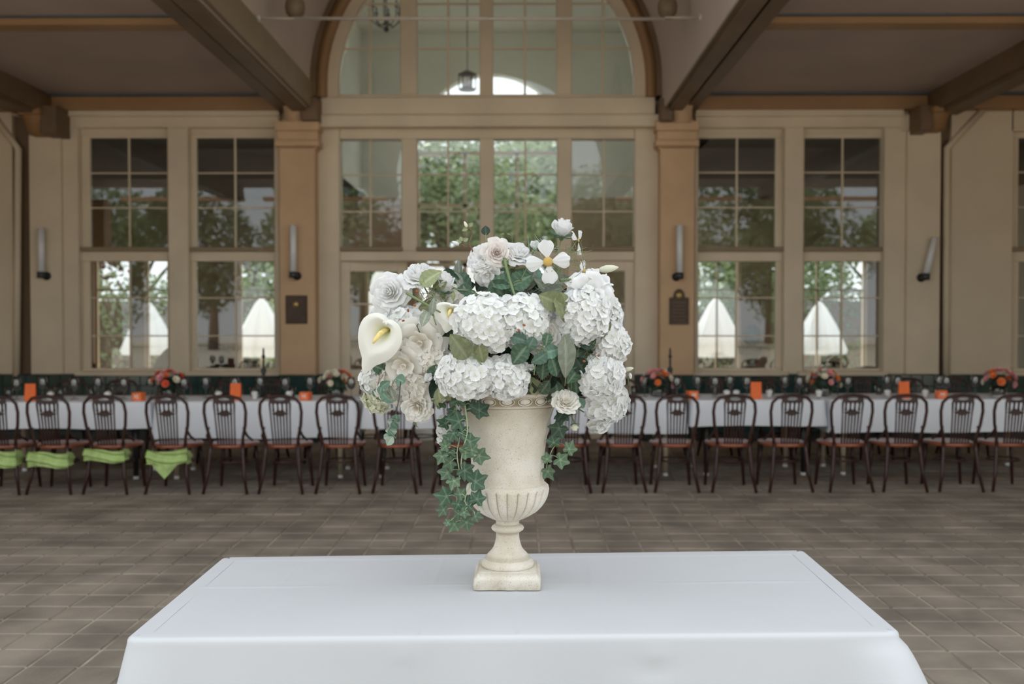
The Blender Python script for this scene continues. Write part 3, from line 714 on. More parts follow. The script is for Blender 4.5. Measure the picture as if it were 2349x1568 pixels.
# ------------------------------------------------------------------ bentwood chairs
def make_chair():
    e = empty('bentwood_chair')
    # seat: rounded trapezoid, slightly dished
    m = MB(); n = 28; out = []
    for k in range(n):
        q = 2*PI*k/n; x = .205*math.copysign(abs(math.cos(q))**.75, math.cos(q)); y = .205*math.copysign(abs(math.sin(q))**.8, math.sin(q))
        x *= 1+.12*(y/.2); out.append((x, y+.25))
    rings = [(1, .405), (1.02, .415), (1.02, .432), (.97, .442), (.85, .438), (.5, .432)]
    vs = []
    for (s_, z) in rings: vs += [(x*s_, (y-.25)*s_+.25, z) for x, y in out]
    fs = [(i*n+k, i*n+(k+1)%n, (i+1)*n+(k+1)%n, (i+1)*n+k) for i in range(len(rings)-1) for k in range(n)]
    fs += [tuple(range(n))[::-1], tuple((len(rings)-1)*n+k for k in range(n))]
    m.add(vs, fs); m.build('seat', 'seat', e, True, world=False)
    # hoop back
    pts = []
    ctrl = [(-.145,.03,.40),(-.150,.02,.50),(-.178,.0,.62),(-.190,-.02,.74),(-.180,-.035,.82),(-.135,-.045,.868),(-.07,-.05,.884),(0,-.05,.888)]
    ctrl = ctrl+[(-x,y,z) for x,y,z in ctrl[:-1][::-1]]
    m = MB(); m.tube(ctrl, .0145, 8); m.build('hoop_back', 'wood', e, True, world=False)
    # legs
    for s_ in (-1, 1):
        MB().tube([(.145*s_,.03,.46),(.150*s_,.02,.36),(.165*s_,.0,.18),(.2*s_,-.03,0)], [.017,.019,.017,.014], 8).build('leg', 'wood', e, True, world=False)
        MB().tube([(.15*s_,.40,.44),(.165*s_,.41,.25),(.185*s_,.43,0)], [.02,.018,.014], 8).build('leg', 'wood', e, True, world=False)
        MB().tube([(.156*s_,.012,.60),(.185*s_,.04,.52),(.20*s_,.14,.47)], [.009,.012,.011], 6).build('hip_brace', 'wood', e, True, world=False)
    m = MB(); m.tube([(.15*math.cos(2*PI*k/20), .235+.15*math.sin(2*PI*k/20), .27) for k in range(21)], .009, 6, False); m.build('leg_ring', 'wood', e, True, world=False)
    # splat: crest with oval hand hole, slats, medallion
    m = MB()
    def Yb(z): return -.05+.075*max(0, (.88-z)/.43)**1.2
    def hw(z): return .080+.018*(z-.46)/.42
    # crest plate around oval hole
    n = 24; oc = (0, .855); vs = []; fs = []
    for k in range(n):
        q = 2*PI*k/n; cx, cz = math.cos(q), math.sin(q)
        t = 1/max(abs(cx)/.096, abs(cz)/.032)
        for dy in (-.006, .006): vs += [(.05*cx, Yb(.85)+dy, .857+.014*cz), (cx*t, Yb(.85)+dy, .850+cz*t)]
    for k in range(n):
        a = 4*k; b = 4*((k+1) % n)
        fs += [(a, a+1, b+1, b), (a+2, b+2, b+3, a+3), (a, b, b+2, a+2), (a+1, a+3, b+3, b+1)]
    m.add(vs, fs)
    for s_ in (-1, 1): m.tube([(s_*hw(z)*.97, Yb(z), z) for z in (.825, .72, .60, .44)], [.010,.007,.007,.008], 6)
    for k in range(4):
        u = (k-1.5)/2.2
        zs = [.822, .775, .76]; m.tube([(u*hw(z)*.95, Yb(z), z) for z in (.825, .79, .745)], [.012,.008,.012], 6)
    for k in range(5):
        u = (k-2)/3; m.tube([(u*hw(z)*.97, Yb(z), z) for z in (.715, .60, .44)], [.0085,.007,.008], 6)
    vs = []
    md = [(-.075,0),(-.06,.012),(-.045,.008),(-.03,.024),(-.012,.02),(0,.027),(.012,.02),(.03,.024),(.045,.008),(.06,.012),(.075,0)]
    poly = [(x, .728-z*1.15) for x, z in md]+[(x, .728+z*1.15) for x, z in md[::-1][1:-1]]
    m.prism(poly, Yb(.73)-.008, Yb(.73)+.008)
    m.build('splat', 'wood', e, False, world=False)
    return e
chair0 = make_chair(); CK = kids(chair0)
def place_chair(x, y, rz, lab, grp, first=[True]):
    if first[0]: c = chair0; first[0] = False
    else: c = copy_tree(chair0, None, CK)
    c.location = (x, y, 0); c.rotation_euler = (0, 0, rz); tag(c, lab, 'chair', grp); return c
chair_px = [-12, 108, 238, 382, 515, 643, 774, 905, 1042, 1180, 1305, 1432, 1553, 1684, 1814, 1952, 2075, 2203, 2325]
CH = []
hints = {0:'cut by the picture edge', 1:'with crumpled lime sash', 2:'with a flat lime sash', 3:'with a pointed lime sash tail', 7:'just left of the bouquet', 8:'hidden behind the ivy', 9:'hidden behind the urn', 10:'just right of the urn', 18:'cut by the right picture edge'}
for i, px_ in enumerate(chair_px):
    Y = 8.90+.22*(px_/2349)
    x = (px_-1190)*Y/F*1.0
    lab = 'dark bentwood chair of the near row, %s from left%s' % (ORD[i], ', '+hints[i] if i in hints else '')
    CH.append(place_chair(x, Y, random.uniform(-.05, .05), lab, 'bentwood chairs of the near row'))
def row_y(x): return 9.83+.045*x
for i in range(19):
    x = -5.05+i*.565+random.uniform(-.04, .04); Y = row_y(x)+1.62+random.uniform(-.05, .05)
    place_chair(x, Y, PI+random.uniform(-.08, .08), 'dark bentwood chair of the far row behind the long tables, %s from left' % ORD[i], 'bentwood chairs of the far row')
# lime sashes tied round the rear legs
def sash(ch, z0, z1, tail, lab, dx=0):
    e = empty('chair_sash', (ch.location.x, ch.location.y-.02, z0)); tag(e, lab, 'sash', 'lime green sashes')
    def fn(u, v):
        x = (u-.5)*.37; y = -.075+.05*(2*abs(u-.5))**3+.012*math.sin(9*v+3*u)+.008*math.sin(22*v+8*u)+.008*math.sin(14*u)
        return (x, y, (z1-z0)*v+.012*math.sin(5*u+dx)+.02*u*(1 if dx > 1 else .2))
    MB().grid(fn, 30, 16).build('band', 'lime', e, True, world=False)
    for s_ in (-1, 1):
        MB().grid(lambda u, v: (s_*(.185-.01*math.sin(8*v)), -.028+.13*u, (z1-z0)*v*(1-.2*u)+.01), 8, 8).build('side_wrap', 'lime', e, True, world=False)
    if tail:
        MB().grid(lambda u, v: ((u-.5)*.22*(1-v)+.0*v, -.08-.012*math.sin(10*u+4*v)*(1-v), .01-.125*v), 10, 10).build('tail', 'lime', e, True, world=False)
sash(CH[0], .255, .405, False, 'lime green sash on the chair cut by the left edge')
sash(CH[1], .25, .385, False, 'crumpled lime green sash behind the tall orange card')
sash(CH[2], .30, .41, False, 'narrow smooth lime green sash, third from left', .5)
sash(CH[3], .265, .395, True, 'lime green sash with a pointed tail, rightmost of the sashes', 2)

# ------------------------------------------------------------------ long row of tables
TZ = .775
tabs = [(-75, 345, .26, 0), (345, 822, .36, 0), (826, 1186, .27, 0), (1190, 1578, .33, 0), (1582, 1897, .26, 0), (1900, 2440, .33, 0)]
def cloth_mesh(W, Dp, drop, seed, z=TZ, fold=.02, flare=.03):
    """tablecloth: flat top plus hanging skirt with soft folds, centred at origin in x, front edge at y=0"""
    rnd = random.Random(seed); ph = [rnd.uniform(0, 6) for _ in range(4)]
    mb = MB(); r = .012
    # perimeter
    per = []; nx, ny = max(12, int(W/.04)), max(8, int(Dp/.04))
    for i in range(nx): per.append((-W/2+W*i/nx, 0, 0, -1, 0 if i else .5))
    for i in range(ny): per.append((W/2, Dp*i/ny, 1, 0, 0 if i else .5))
    for i in range(nx): per.append((W/2-W*i/nx, Dp, 0, 1, 0))
    for i in range(ny): per.append((-W/2, Dp-Dp*i/ny, -1, 0, 0))
    N = len(per); prof = [(-.03, 0.0), (-.004, 0.0), (.006, -.004), (.012, -.015), (.014, -.04)]+[(.014, -.04-(drop-.04)*k/8) for k in range(1, 9)]
    vs = []
    for (o, dz) in prof:
        t = max(0, (-dz-.03)/drop)
        for i, (x, y, nx_, ny_, c) in enumerate(per):
            s_ = x+y; cd = min(abs(abs(x)-W/2)+(min(abs(y), abs(y-Dp))), .25)/.25
            cf = (1-cd)
            off = o+t*(flare*(.4+.6*cf)+fold*math.sin(s_*7+ph[0])*.35+fold*.4*math.sin(s_*17+ph[1]))
            cx = math.copysign(1, x)*max(0, cf)**2*off*.7 if ny_ else 0; cy = (math.copysign(1, y-Dp/2)*max(0, cf)**2*off*.7) if nx_ else 0
            vs.append((x+nx_*off+cx, y+ny_*off+cy, z+dz+(.006*math.sin(s_*5+ph[2])*t)))
    fs = [(j*N+i, j*N+(i+1)%N, (j+1)*N+(i+1)%N, (j+1)*N+i) for j in range(len(prof)-1) for i in range(N)]
    fs = [f[::-1] for f in fs]
    mb.add(vs, fs)
    mb.grid(lambda u, v: (-W/2+.02+(W-.04)*u, .02+(Dp-.04)*v, z-.0004), 20, 8)
    return mb
ROT = math.atan(.045)
tnames = ['leftmost table', 'second table from left', 'table behind the left of the bouquet', 'table behind the right of the urn', 'second table from right', 'rightmost table']
for i, (a, b, dr, _) in enumerate(tabs):
    xa = (a-1190)*row_y((a-1190)*9.8/F)/F; xb = (b-1190)*row_y((b-1190)*9.8/F)/F; W = xb-xa-.075; xc = (xa+xb)/2; yc = row_y(xc)
    e = empty('dining_table', (xc, yc, 0), ROT); tag(e, 'long dining table under white cloth, %s' % tnames[i], 'table', 'tables of the long row')
    MB().bbox(-W/2+.04, W/2-.04, .04, .78, .73, TZ-.006, .008).build('tabletop', 'tabledark', e, world=False)
    MB().box(-W/2+.10, W/2-.10, .10, .72, .66, .73).build('apron', 'tabledark', e, world=False)
    for sx in (-1, 1):
        for sy in (.12, .70):
            pale = (i+sx) % 2 == 0 or sy > .5
            m = MB(); x = sx*(W/2-.16); m.tube([(x, sy, .66), (x, sy, .03)], [.032, .024], 10); o = m.build('leg', 'legpale' if pale else 'tabledark', e, True, world=False)
            MB().tube([(x, sy, .03), (x, sy, 0)], .027, 10).build('leg_foot', 'white', o, True, world=False)
    o = cloth_mesh(W, .83, dr, i).build('tablecloth', 'cloth2', None, True); o.location = (xc, yc, 0); o.rotation_euler = (0, 0, ROT)
    tag(o, 'white cloth on the %s of the far row' % tnames[i].replace(' table', ' table'), 'tablecloth', 'cloths of the long table row')

TP = TZ+.0005
def tpos(px_, dy):
    x = (px_-1190)*9.9/F
    for _ in range(3): y = row_y(x)+dy; x = (px_-1190)*y/F
    return x, y
# wine glasses, tumblers
e0 = empty('wine_glass')
MB().lathe([(.036,0),(.036,.003),(.006,.008),(.0045,.05),(.0045,.085),(.012,.092),(.03,.105),(.042,.13),(.045,.155),(.040,.19),(.034,.215),(.032,.215),(.037,.19),(.042,.155),(.038,.13),(.02,.10),(.002,.097)], 20).build('bowl_and_stem', 'drinkglass', e0, True, world=False)
MB().lathe([(.002,.099),(.018,.102),(.034,.122),(.038,.135),(.002,.136)], 16).build('water', 'drinkglass', e0, True, world=False)
gk = kids(e0); first = True
gpx = [33, 93, 166, 221, 281, 343, 470, 537, 595, 653, 710, 1479, 1553, 1600, 1674, 1713, 1800, 1833, 1921, 1944, 2034, 2058, 2153, 2169, 420, 805, 2235, 1640]
for i, px_ in enumerate(sorted(gpx)):
    c = e0 if first else copy_tree(e0, None, gk); first = False
    x, y = tpos(px_, .34+.14*(i % 2)); c.location = (x, y, TP)
    tag(c, 'tall wine glass on the long table row, %s from left' % ORD[i], 'glass', 'wine glasses on the long tables')
e1 = empty('tumbler'); MB().lathe([(.030,0),(.033,.003),(.041,.095),(.039,.095),(.031,.008),(.002,.006)], 18).build('tumbler_body', 'drinkglass', e1, True, world=False); MB().lathe([(.002,.01),(.031,.01),(.036,.06),(.002,.06)], 16).build('water', 'drinkglass', e1, True, world=False)
tk = kids(e1); first = True
tpx = sorted([112, 135, 205, 495, 580, 660, 668, 1455, 1500, 1640, 1768, 1850, 2015, 2120, 2280, 15, 245])
for i, px_ in enumerate(tpx):
    c = e1 if first else copy_tree(e1, None, tk); first = False
    x, y = tpos(px_, .62+.06*(i % 2)); c.location = (x, y, TP); tag(c, 'water tumbler at the back of the table row, %s from left' % ORD[i], 'glass', 'tumblers on the long tables')
# plates at each seat with folded napkin
pm = MB().lathe([(.05,0),(.07,.004),(.118,.016),(.12,.018),(.072,.008),(.002,.006)], 28).mesh('plate', 'white', True)
nm = MB().grid(lambda u, v: ((u-.5)*.17, (v-.5)*.07, .012+.012*math.sin(PI*u)*math.sin(PI*v)+.003*math.sin(12*u)), 12, 6).mesh('napkin', 'paper', True)
for i, ch in enumerate(CH[:19]):
    if i in (9,): continue
    x = ch.location.x*1.09; y = row_y(x)+.17
    o = put('dinner_plate', pm); o.location = (x, y, TP); tag(o, 'white dinner plate before the %s near chair from left' % ORD[i], 'plate', 'plates on the long tables')
    o = put('napkin', nm); o.location = (x, y, TP+.003); o.rotation_euler = (0, 0, random.uniform(-.3, .3)); tag(o, 'folded white napkin on the plate before the %s near chair from left' % ORD[i], 'napkin', 'napkins on the plates')
cm = MB().lathe([(.022,0),(.026,.01),(.030,.04),(.036,.062),(.030,.07),(.012,.078),(.002,.08)], 16).mesh('cup', 'white', True)
cpx = sorted([111, 243, 499, 582, 662, 1667, 1689, 1764, 2035, 2121, 1330, 1878])
for i, px_ in enumerate(cpx):
    o = put('lidded_pot', cm); x, y = tpos(px_, .30); o.location = (x, y, TP); tag(o, 'small white lidded pot on the table row, %s from left' % ORD[i], 'pot', 'white pots on the long tables')
# orange cards and votives
def card(px_, lab, h=.17, w_=.105):
    x, y = tpos(px_, .10)
    e = empty('menu_card', (x, y, TP), random.uniform(-.1, .1)); tag(e, lab, 'menu card', 'orange cards on the tables')
    m = MB(); m.add([(-w_/2,0,0),(w_/2,0,0),(w_/2,.022,h),(-w_/2,.022,h),(w_/2,.044,0),(-w_/2,.044,0)], [(0,1,2,3),(3,2,4,5)])
    m.add([(-w_/2,.002,0),(w_/2,.002,0),(w_/2,.022,h-.003),(-w_/2,.022,h-.003),(w_/2,.042,0),(-w_/2,.042,0)], [(3,2,1,0),(5,4,2,3)])
    m.build('folded_card', 'orange', e, world=False)
    if h > .12:
        m = MB()
        for k in range(5):
            z = h*(.25+.12*k); y_ = .022*z/h-.0012; ww = w_*(.25 if k % 2 else .32); m.add([(-ww,y_,z-.002),(ww,y_,z-.002),(ww,y_+.0003,z+.002),(-ww,y_+.0003,z+.002)], [(0,1,2,3)])
        m.build('faint_print', 'bloomorange', e, world=False)
card(62, 'tall orange menu card, leftmost on the table row'); card(537, 'tall orange menu card left of the left pilaster'); card(1735, 'tall orange menu card before the window right of the bouquet'); card(2074, 'tall orange menu card, rightmost on the table row')
for px_, l_ in ((315, 'small orange votive box beside the leftmost table bouquet'), (700, 'small orange votive box under the left pilaster'), (1588, 'small orange votive box right of the right bouquet vase'), (2157, 'small orange votive box on the rightmost table')):
    x, y = tpos(px_, .12); e = empty('votive_box', (x, y, TP), random.uniform(-.3, .3)); tag(e, l_, 'candle holder', 'orange votive boxes')
    m = MB(); m.bbox(-.048, .048, -.048, .048, 0, .082, .004); m.build('box_body', 'orangeglass', e, world=False)
    m = MB(); m.tube([(-.014,-.0495,.03),(-.014,-.0495,.06)], .005, 6); m.tube([(.012,-.0495,.025),(.012,-.0495,.062)], .006, 6); m.tube([(-.014,-.0495,.045),(.012,-.0495,.045)], .004, 6); m.build('pale_mark', 'paper', e, world=False)
# table bouquets
blm = {}
for k in ('rosepink', 'bloomred', 'bloomwhite', 'bloomorange'):
    m = MB()
    for (n, r, h, tz) in ((8, 1.0, .35, .2), (7, .75, .6, .28), (5, .45, .75, .35)):
        for i in range(n):
            q = 2*PI*i/n+r; c = Vector((math.cos(q), math.sin(q), 0)); t = Vector((-math.sin(q), math.cos(q), 0))
            m.grid(lambda u, v: c*(r*math.sin(v*1.4)*.95)+t*((u-.5)*1.3*r*math.sin(.3+v*2.3)*.75)+Vector((0,0,h*v-.1*(abs(u-.5)*2)**2)), 4, 4)
    blm[k] = m.mesh('bloom', k, True)
lfm = MB().grid(lambda u, v: ((u-.5)*.9*math.sin(PI*min(1, v+.03)), v*1.6, .25*abs(u-.5)-.4*v*v), 4, 6).mesh('leaf', 'l_rose', True)
def table_bouquet(px_, lab, pal, seed, sx=1.0):
    rnd = random.Random(seed); x, y = tpos(px_, .42); e = empty('table_bouquet', (x, y, TP)); tag(e, lab, 'bouquet', 'bouquets on the long tables')
    MB().lathe([(.05,0),(.07,.01),(.085,.05),(.08,.09),(.065,.10),(.06,.095),(.07,.05),(.002,.015)], 24).build('vase', 'drinkglass', e, True, world=False)
    for i in range(26):
        q = rnd.uniform(0, 2*PI); el = rnd.uniform(-.35, .9); d = Vector((math.cos(q)*math.cos(el)*sx, math.sin(q)*math.cos(el), math.sin(el)))
        o = put('leaf', lfm, e); s_ = rnd.uniform(.035, .055); z = Vector((0,0,1)) if abs(d.z) < .9 else Vector((1,0,0))
        rot = d.to_track_quat('Y', 'Z').to_matrix().to_4x4()
        o.matrix_basis = Matrix.Translation(Vector((0,0,.11))+d*.05)@rot@Matrix.Rotation(rnd.uniform(-1,1), 4, 'Y')@Matrix.Diagonal((s_,s_,s_,1))
    n = 17
    for i in range(n):
        q = i*2.4+rnd.uniform(-.3,.3); el = -.15+1.5*(i/n)**.8; d = Vector((math.cos(q)*math.cos(el), math.sin(q)*math.cos(el), math.sin(el)))
        p = Vector((d.x*.165*sx, d.y*.12, .14+d.z*.135)); s_ = rnd.uniform(.03, .047)
        o = put('bloom', blm[pal[i % len(pal)]], e); o.matrix_basis = Matrix.Translation(p)@d.to_track_quat('Z', 'Y').to_matrix().to_4x4()@Matrix.Diagonal((s_,s_,s_,1))
    MB().ball((0,0,.13), .085, 10, 7).build('leaf_core', 'l_dark', e, True, world=False)
table_bouquet(382, 'coral and pink table bouquet, leftmost', ['bloomred','rosepink','bloomred','rosepink','bloomorange','bloomwhite'], 1)
table_bouquet(770, 'pale pink and cream table bouquet left of the big white bouquet', ['bloomwhite','rosepink','bloomwhite','bloomorange','bloomwhite'], 2)
table_bouquet(1508, 'pink table bouquet with much greenery, just right of the big white bouquet', ['rosepink','bloomwhite','bloomorange','rosepink'], 3)
table_bouquet(1890, 'cream and orange table bouquet below the window right of the cream post', ['bloomwhite','bloomorange','rosepink','bloomwhite'], 4)
table_bouquet(2288, 'pink and orange table bouquet, rightmost', ['rosepink','bloomwhite','bloomorange','bloomred','rosepink'], 5)
# black candlesticks
for px_, py_, l_ in ((603, 797, 'slim black iron candlestick left of the left pilaster'), (1537, 797, 'slim black iron candlestick before the right pilaster')):
    x, y = tpos(px_, .5); h = at(px_, py_, y).z-TP
    o = MB().lathe([(.055,0),(.055,.012),(.012,.03),(.010,h*.3),(.022,h*.36),(.012,h*.42),(.03,h*.55),(.012,h*.62),(.010,h*.78),(.022,h*.82),(.011,h*.86),(.010,h*.97),(.003,h)], 14).build('candlestick', 'black', None, True)
    o.location = (x, y, TP); tag(o, l_, 'candlestick')

# ------------------------------------------------------------------ wall lamps and plaques
def sconce(px_, y0, y1, lab, tilt=0, Y=WY-.22, dark_side=1, dim=False):
    a = at(px_, y0, Y-.09); b = at(px_, y1, Y-.09)
    e = empty('wall_lamp', (b.x, Y, b.z)); tag(e, lab, 'lamp', 'tube wall lamps')
    h = a.z-b.z; tx = tilt*h
    MB().tube([(0,-.09,.04),(tx,-.09,h)], .042, 14).build('glass_tube', 'lamp', e, True, world=False)
    MB().tube([(-.005,-.09,-.03),(0,-.09,.05)], .052, 14).build('socket', 'fixture', e, True, world=False)
    MB().tube([(.02*dark_side,0,.0),(.02*dark_side,-.09,.0)], .03, 10).build('arm', 'black', e, True, world=False)
    MB().tube([(.03*dark_side,.002,.0),(.03*dark_side,-.02,.0)], .055, 14).build('wall_plate', 'black', e, True, world=False)
sconce(673, 517, 632, 'pale tube wall lamp on the left pilaster')
sconce(1559, 517, 634, 'pale tube wall lamp on the right pilaster', dark_side=-1)
sconce(95, 524, 632, 'tube wall lamp on the far left cream panel', Y=WY-.06)
sconce(2124, 545, 636, 'tilted tube wall lamp on the far right cream panel', tilt=.22, Y=WY-.06, dark_side=-1)
Yp = WY-.22
a, b, c, d = pr(655, 677, 704, 742, Yp-.03); e = empty('wall_plaque', ((a+b)/2, Yp, c)); tag(e, 'square dark bronze plaque with small round emblem on the left pilaster', 'plaque')
MB().bbox(a, b, Yp-.03, Yp, c, d, .008).build('frame', 'bronze', e); MB().bbox(a+.02, b-.02, Yp-.036, Yp-.03, c+.02, d-.02, .003)  .build('plate', 'bronze', e)
xm = (a+b)/2; MB().tube([(xm-.005, Yp-.036, d-.115), (xm-.005, Yp-.044, d-.115)], .035, 16).build('emblem', 'brass', e, True)
a, b, c, d = pr(1536, 662, 1580, 744, Yp-.03); e = empty('wall_plaque', ((a+b)/2, Yp, c)); tag(e, 'bronze plaque with rounded top and gold emblem on the right pilaster', 'plaque')
xm = (a+b)/2; W = (b-a)/2; sh = d-.11
poly = [(a, c), (b, c), (b, sh), (b-.05, sh+.0)]+[(xm+(W-.05)*math.cos(q), sh+.11*math.sin(q)) for q in [PI*k/12 for k in range(1, 12)]]+[(a+.05, sh), (a, sh)]
MB().prism(poly, Yp-.03, Yp).build('plate', 'bronze', e)
MB().tube([(xm, Yp-.03, d-.085), (xm, Yp-.042, d-.085)], .042, 16).build('emblem', 'brass', e, True)
m = MB()
for k in range(7): m.box(a+.03+.012*(k % 2), b-.03-.012*(k % 2), Yp-.032, Yp-.03, sh-.06-.045*k-.012, sh-.06-.045*k)
m.build('raised_lines', 'beam', e)

# ------------------------------------------------------------------ hall furniture seen through the windows
hall_t = [(-7.0, 15.6), (-4.9, 15.4), (4.75, 15.2), (6.9, 15.7), (.3, 17.8)]
for i, (x, y) in enumerate(hall_t):
    e = empty('hall_table', (x, y, 0)); tag(e, 'table inside the hall, %s from left' % ORD[sorted(h[0] for h in hall_t).index(x)], 'table', 'tables inside the hall')
    MB().box(-.75, .75, .03, .77, .71, .745).build('tabletop', 'tabledark', e, world=False)
    for sx in (-.65, .65):
        for sy in (.1, .7): MB().tube([(sx, sy, 0), (sx, sy, .71)], .03, 8).build('leg', 'tabledark', e, world=False)
    o = cloth_mesh(1.5, .8, .3, 20+i, .75).build('tablecloth', 'cloth2', None, True); o.location = (x, y, 0); tag(o, 'white cloth on the hall table %s from left' % ORD[sorted(h[0] for h in hall_t).index(x)], 'tablecloth', 'cloths inside the hall')
    for k, (dx, dy, rz) in enumerate(((-.38, -.40, 0), (.38, -.42, 0), (-.38, 1.2, PI), (.38, 1.2, PI))):
        place_chair(x+dx, y+dy, rz, 'dark chair at the hall table %s from left, %s' % (ORD[sorted(h[0] for h in hall_t).index(x)], ('window side left', 'window side right', 'far side left', 'far side right')[k]), 'chairs inside the hall')
# dark planter seen through the window beside the right pilaster
q = at(1722, 800, 15.1); e = empty('planter', (q.x, q.y, 0)); tag(e, 'dark planter on a pedestal behind the window right of the right pilaster', 'planter')
MB().lathe([(.16,0),(.16,.05),(.08,.1),(.07,.75),(.12,.82),(.12,.86)], 20).build('pedestal', 'black', e, True, world=False)
MB().lathe([(.05,.86),(.06,.9),(.16,1.05),(.20,1.18),(.17,1.18),(.05,1.0)], 20).build('bowl', 'black', e, True, world=False)
MB().ball((.02,0,1.34), .15, 14, 9, (1,1,1.1)).build('plant_ball', 'l_dark', e, True, world=False)
q = at(452, 778, 14.3); e = empty('leaning_tabletop', (q.x, q.y, 0), .3); tag(e, 'dark round tabletop standing on edge behind the window left of the left pilaster', 'table')
m = MB(); m.tube([(0,-.03,.68),(0,.03,.68)], .64, 40); o = m.build('round_top', 'wood', e, world=False)
MB().box(-.25, .25, -.06, .06, 0, .05).build('foot', 'wood', e, world=False)

# ------------------------------------------------------------------ foreground table and cloth
FT = .75
cA, cB, cC, cD = atz(512, 1276, FT), atz(1842, 1260, FT), atz(2068, 1450, FT), atz(286, 1464, FT)   # far-left, far-right, near-right, near-left
ctr = (cA+cB+cC+cD)/4
e = empty('front_table', (ctr.x, ctr.y, 0), math.atan2(cC.y-cD.y, cC.x-cD.x)); tag(e, 'folding table under the white cloth in the foreground', 'table')
MB().bbox(-.93, .93, -.42, .42, .71, FT-.012, .01).build('tabletop', 'tabledark', e, world=False)
for sx in (-.8, .8):
    for sy in (-.34, .34): MB().tube([(sx, sy, 0), (sx, sy, .71)], .018, 8).build('leg', 'fixture', e, world=False)
def bil(u, v):
    return (cD*(1-u)+cC*u)*(1-v)+(cA*(1-u)+cB*u)*v
def front_cloth():
    mb = MB(); drop = .60
    def crease(u, v):
        h = 0
        for (u0, k) in ((.13,.5),(.37,.9),(.50,.6),(.62,.9),(.87,.7)): h += k*math.exp(-((u-u0-.002*math.sin(9*v))/.0025)**2)
        h += 1.3*math.exp(-((v-.555-.004*math.sin(7*u))/.006)**2)*(.6+.4*math.sin(17*u))
        h += .9*math.exp(-((v-.955)/.008)**2)
        return h*.0021+.0012*noise.noise(Vector((u*7, v*3, 0)))
    mb.grid(lambda u, v: tuple(bil(.012+.976*u, .02+.96*v)+Vector((0,0,crease(u, v)-.0012))), 300, 90)
    per = []; nU, nV = 220, 70; rc = .03
    for i in range(nU): per.append((i/nU, 0.0))
    for i in range(nV): per.append((1.0, i/nV))
    for i in range(nU): per.append((1-i/nU, 1.0))
    for i in range(nV): per.append((0.0, 1-i/nV))
    N = len(per); W = 2.0; Dp = .92
    ex = (cC-cD).normalized(); ey = (cA-cD).normalized()
    pos = []; nor = []
    for (u, v) in per:
        x, y = u*W, v*Dp; X = min(max(x, rc), W-rc); Y = min(max(y, rc), Dp-rc)
        d = Vector((x-X, y-Y)); 
        if d.length > 1e-6 and (x < rc or x > W-rc) and (y < rc or y > Dp-rc):
            dn = d.normalized()
        else:
            dn = Vector((-1 if x < rc else (1 if x > W-rc else 0), -1 if y < rc else (1 if y > Dp-rc else 0))).normalized() if (x < rc or x > W-rc or y < rc or y > Dp-rc) else Vector((0,-1))
        nx_ = X+dn.x*rc; ny_ = Y+dn.y*rc
        if u == 0 and dn.y == 0 or u == 1.0 and dn.y == 0: pass
        pos.append(bil(nx_/W, ny_/Dp)); nor.append(ex*dn.x+ey*dn.y)
    prof = [(-.055, -.0004), (-.012, 0), (-.005, -.0012), (.0, -.005), (.003, -.011), (.004, -.02)]+[(.004, -.02-(drop-.02)*(k/26)**1.0) for k in range(1, 27)]
    vs = []
    for (o, dz) in prof:
        t = max(0, (-dz-.02)/drop)
        for i in range(N):
            u, v = per[i]
            cr_ = math.exp(-(((1-u)*W)**2+(v*Dp)**2)/.10**2); cl_ = math.exp(-((u*W)**2+(v*Dp)**2)/.09**2)
            off = o+t*(.03+.016*math.sin(u*W*4.4+1.2)+.010*math.sin(u*W*9+v*6))+.30*t**.72*cr_*.8+.11*t*cl_
            if v == 0: off += .006*t*math.sin(u*31)+.0014*math.exp(-((u-.37)/.003)**2)+.0014*math.exp(-((u-.52-.10*t)/.004)**2)*min(1, t*4)+.0014*math.exp(-((u-.71)/.003)**2)
            if v == 0:                       # small pucker below the edge
                off += .007*math.exp(-(((u-.68)/.016)**2+((dz+.055)/.012)**2))-.006*math.exp(-(((u-.676)/.03)**2+((dz+.085)/.022)**2))
                off += .004*math.exp(-(((u-.355)/.02)**2+((dz+.05)/.012)**2))
            p = pos[i]+nor[i]*off; vs.append((p.x, p.y, FT+dz))
    fs = [((j+1)*N+i, (j+1)*N+(i+1)%N, j*N+(i+1)%N, j*N+i) for j in range(len(prof)-1) for i in range(N)]
    mb.add(vs, fs); return mb
o = front_cloth().build('tablecloth', 'cloth', None, True); tag(o, 'large white pressed cloth on the foreground table', 'tablecloth')

# ------------------------------------------------------------------ urn
UY = 3.075; UX = at(1164.5, 1200, UY).x
SC = UY/F                       # metres per pixel at the urn
ZB = FT+.002
def uz(py): return ZB+(1338.5-py)*SC-.002
urn = empty('stone_urn', (UX, UY, ZB)); tag(urn, 'weathered cream stone pedestal urn holding the white bouquet', 'urn')
urn['_o'] = [UX, UY, ZB]
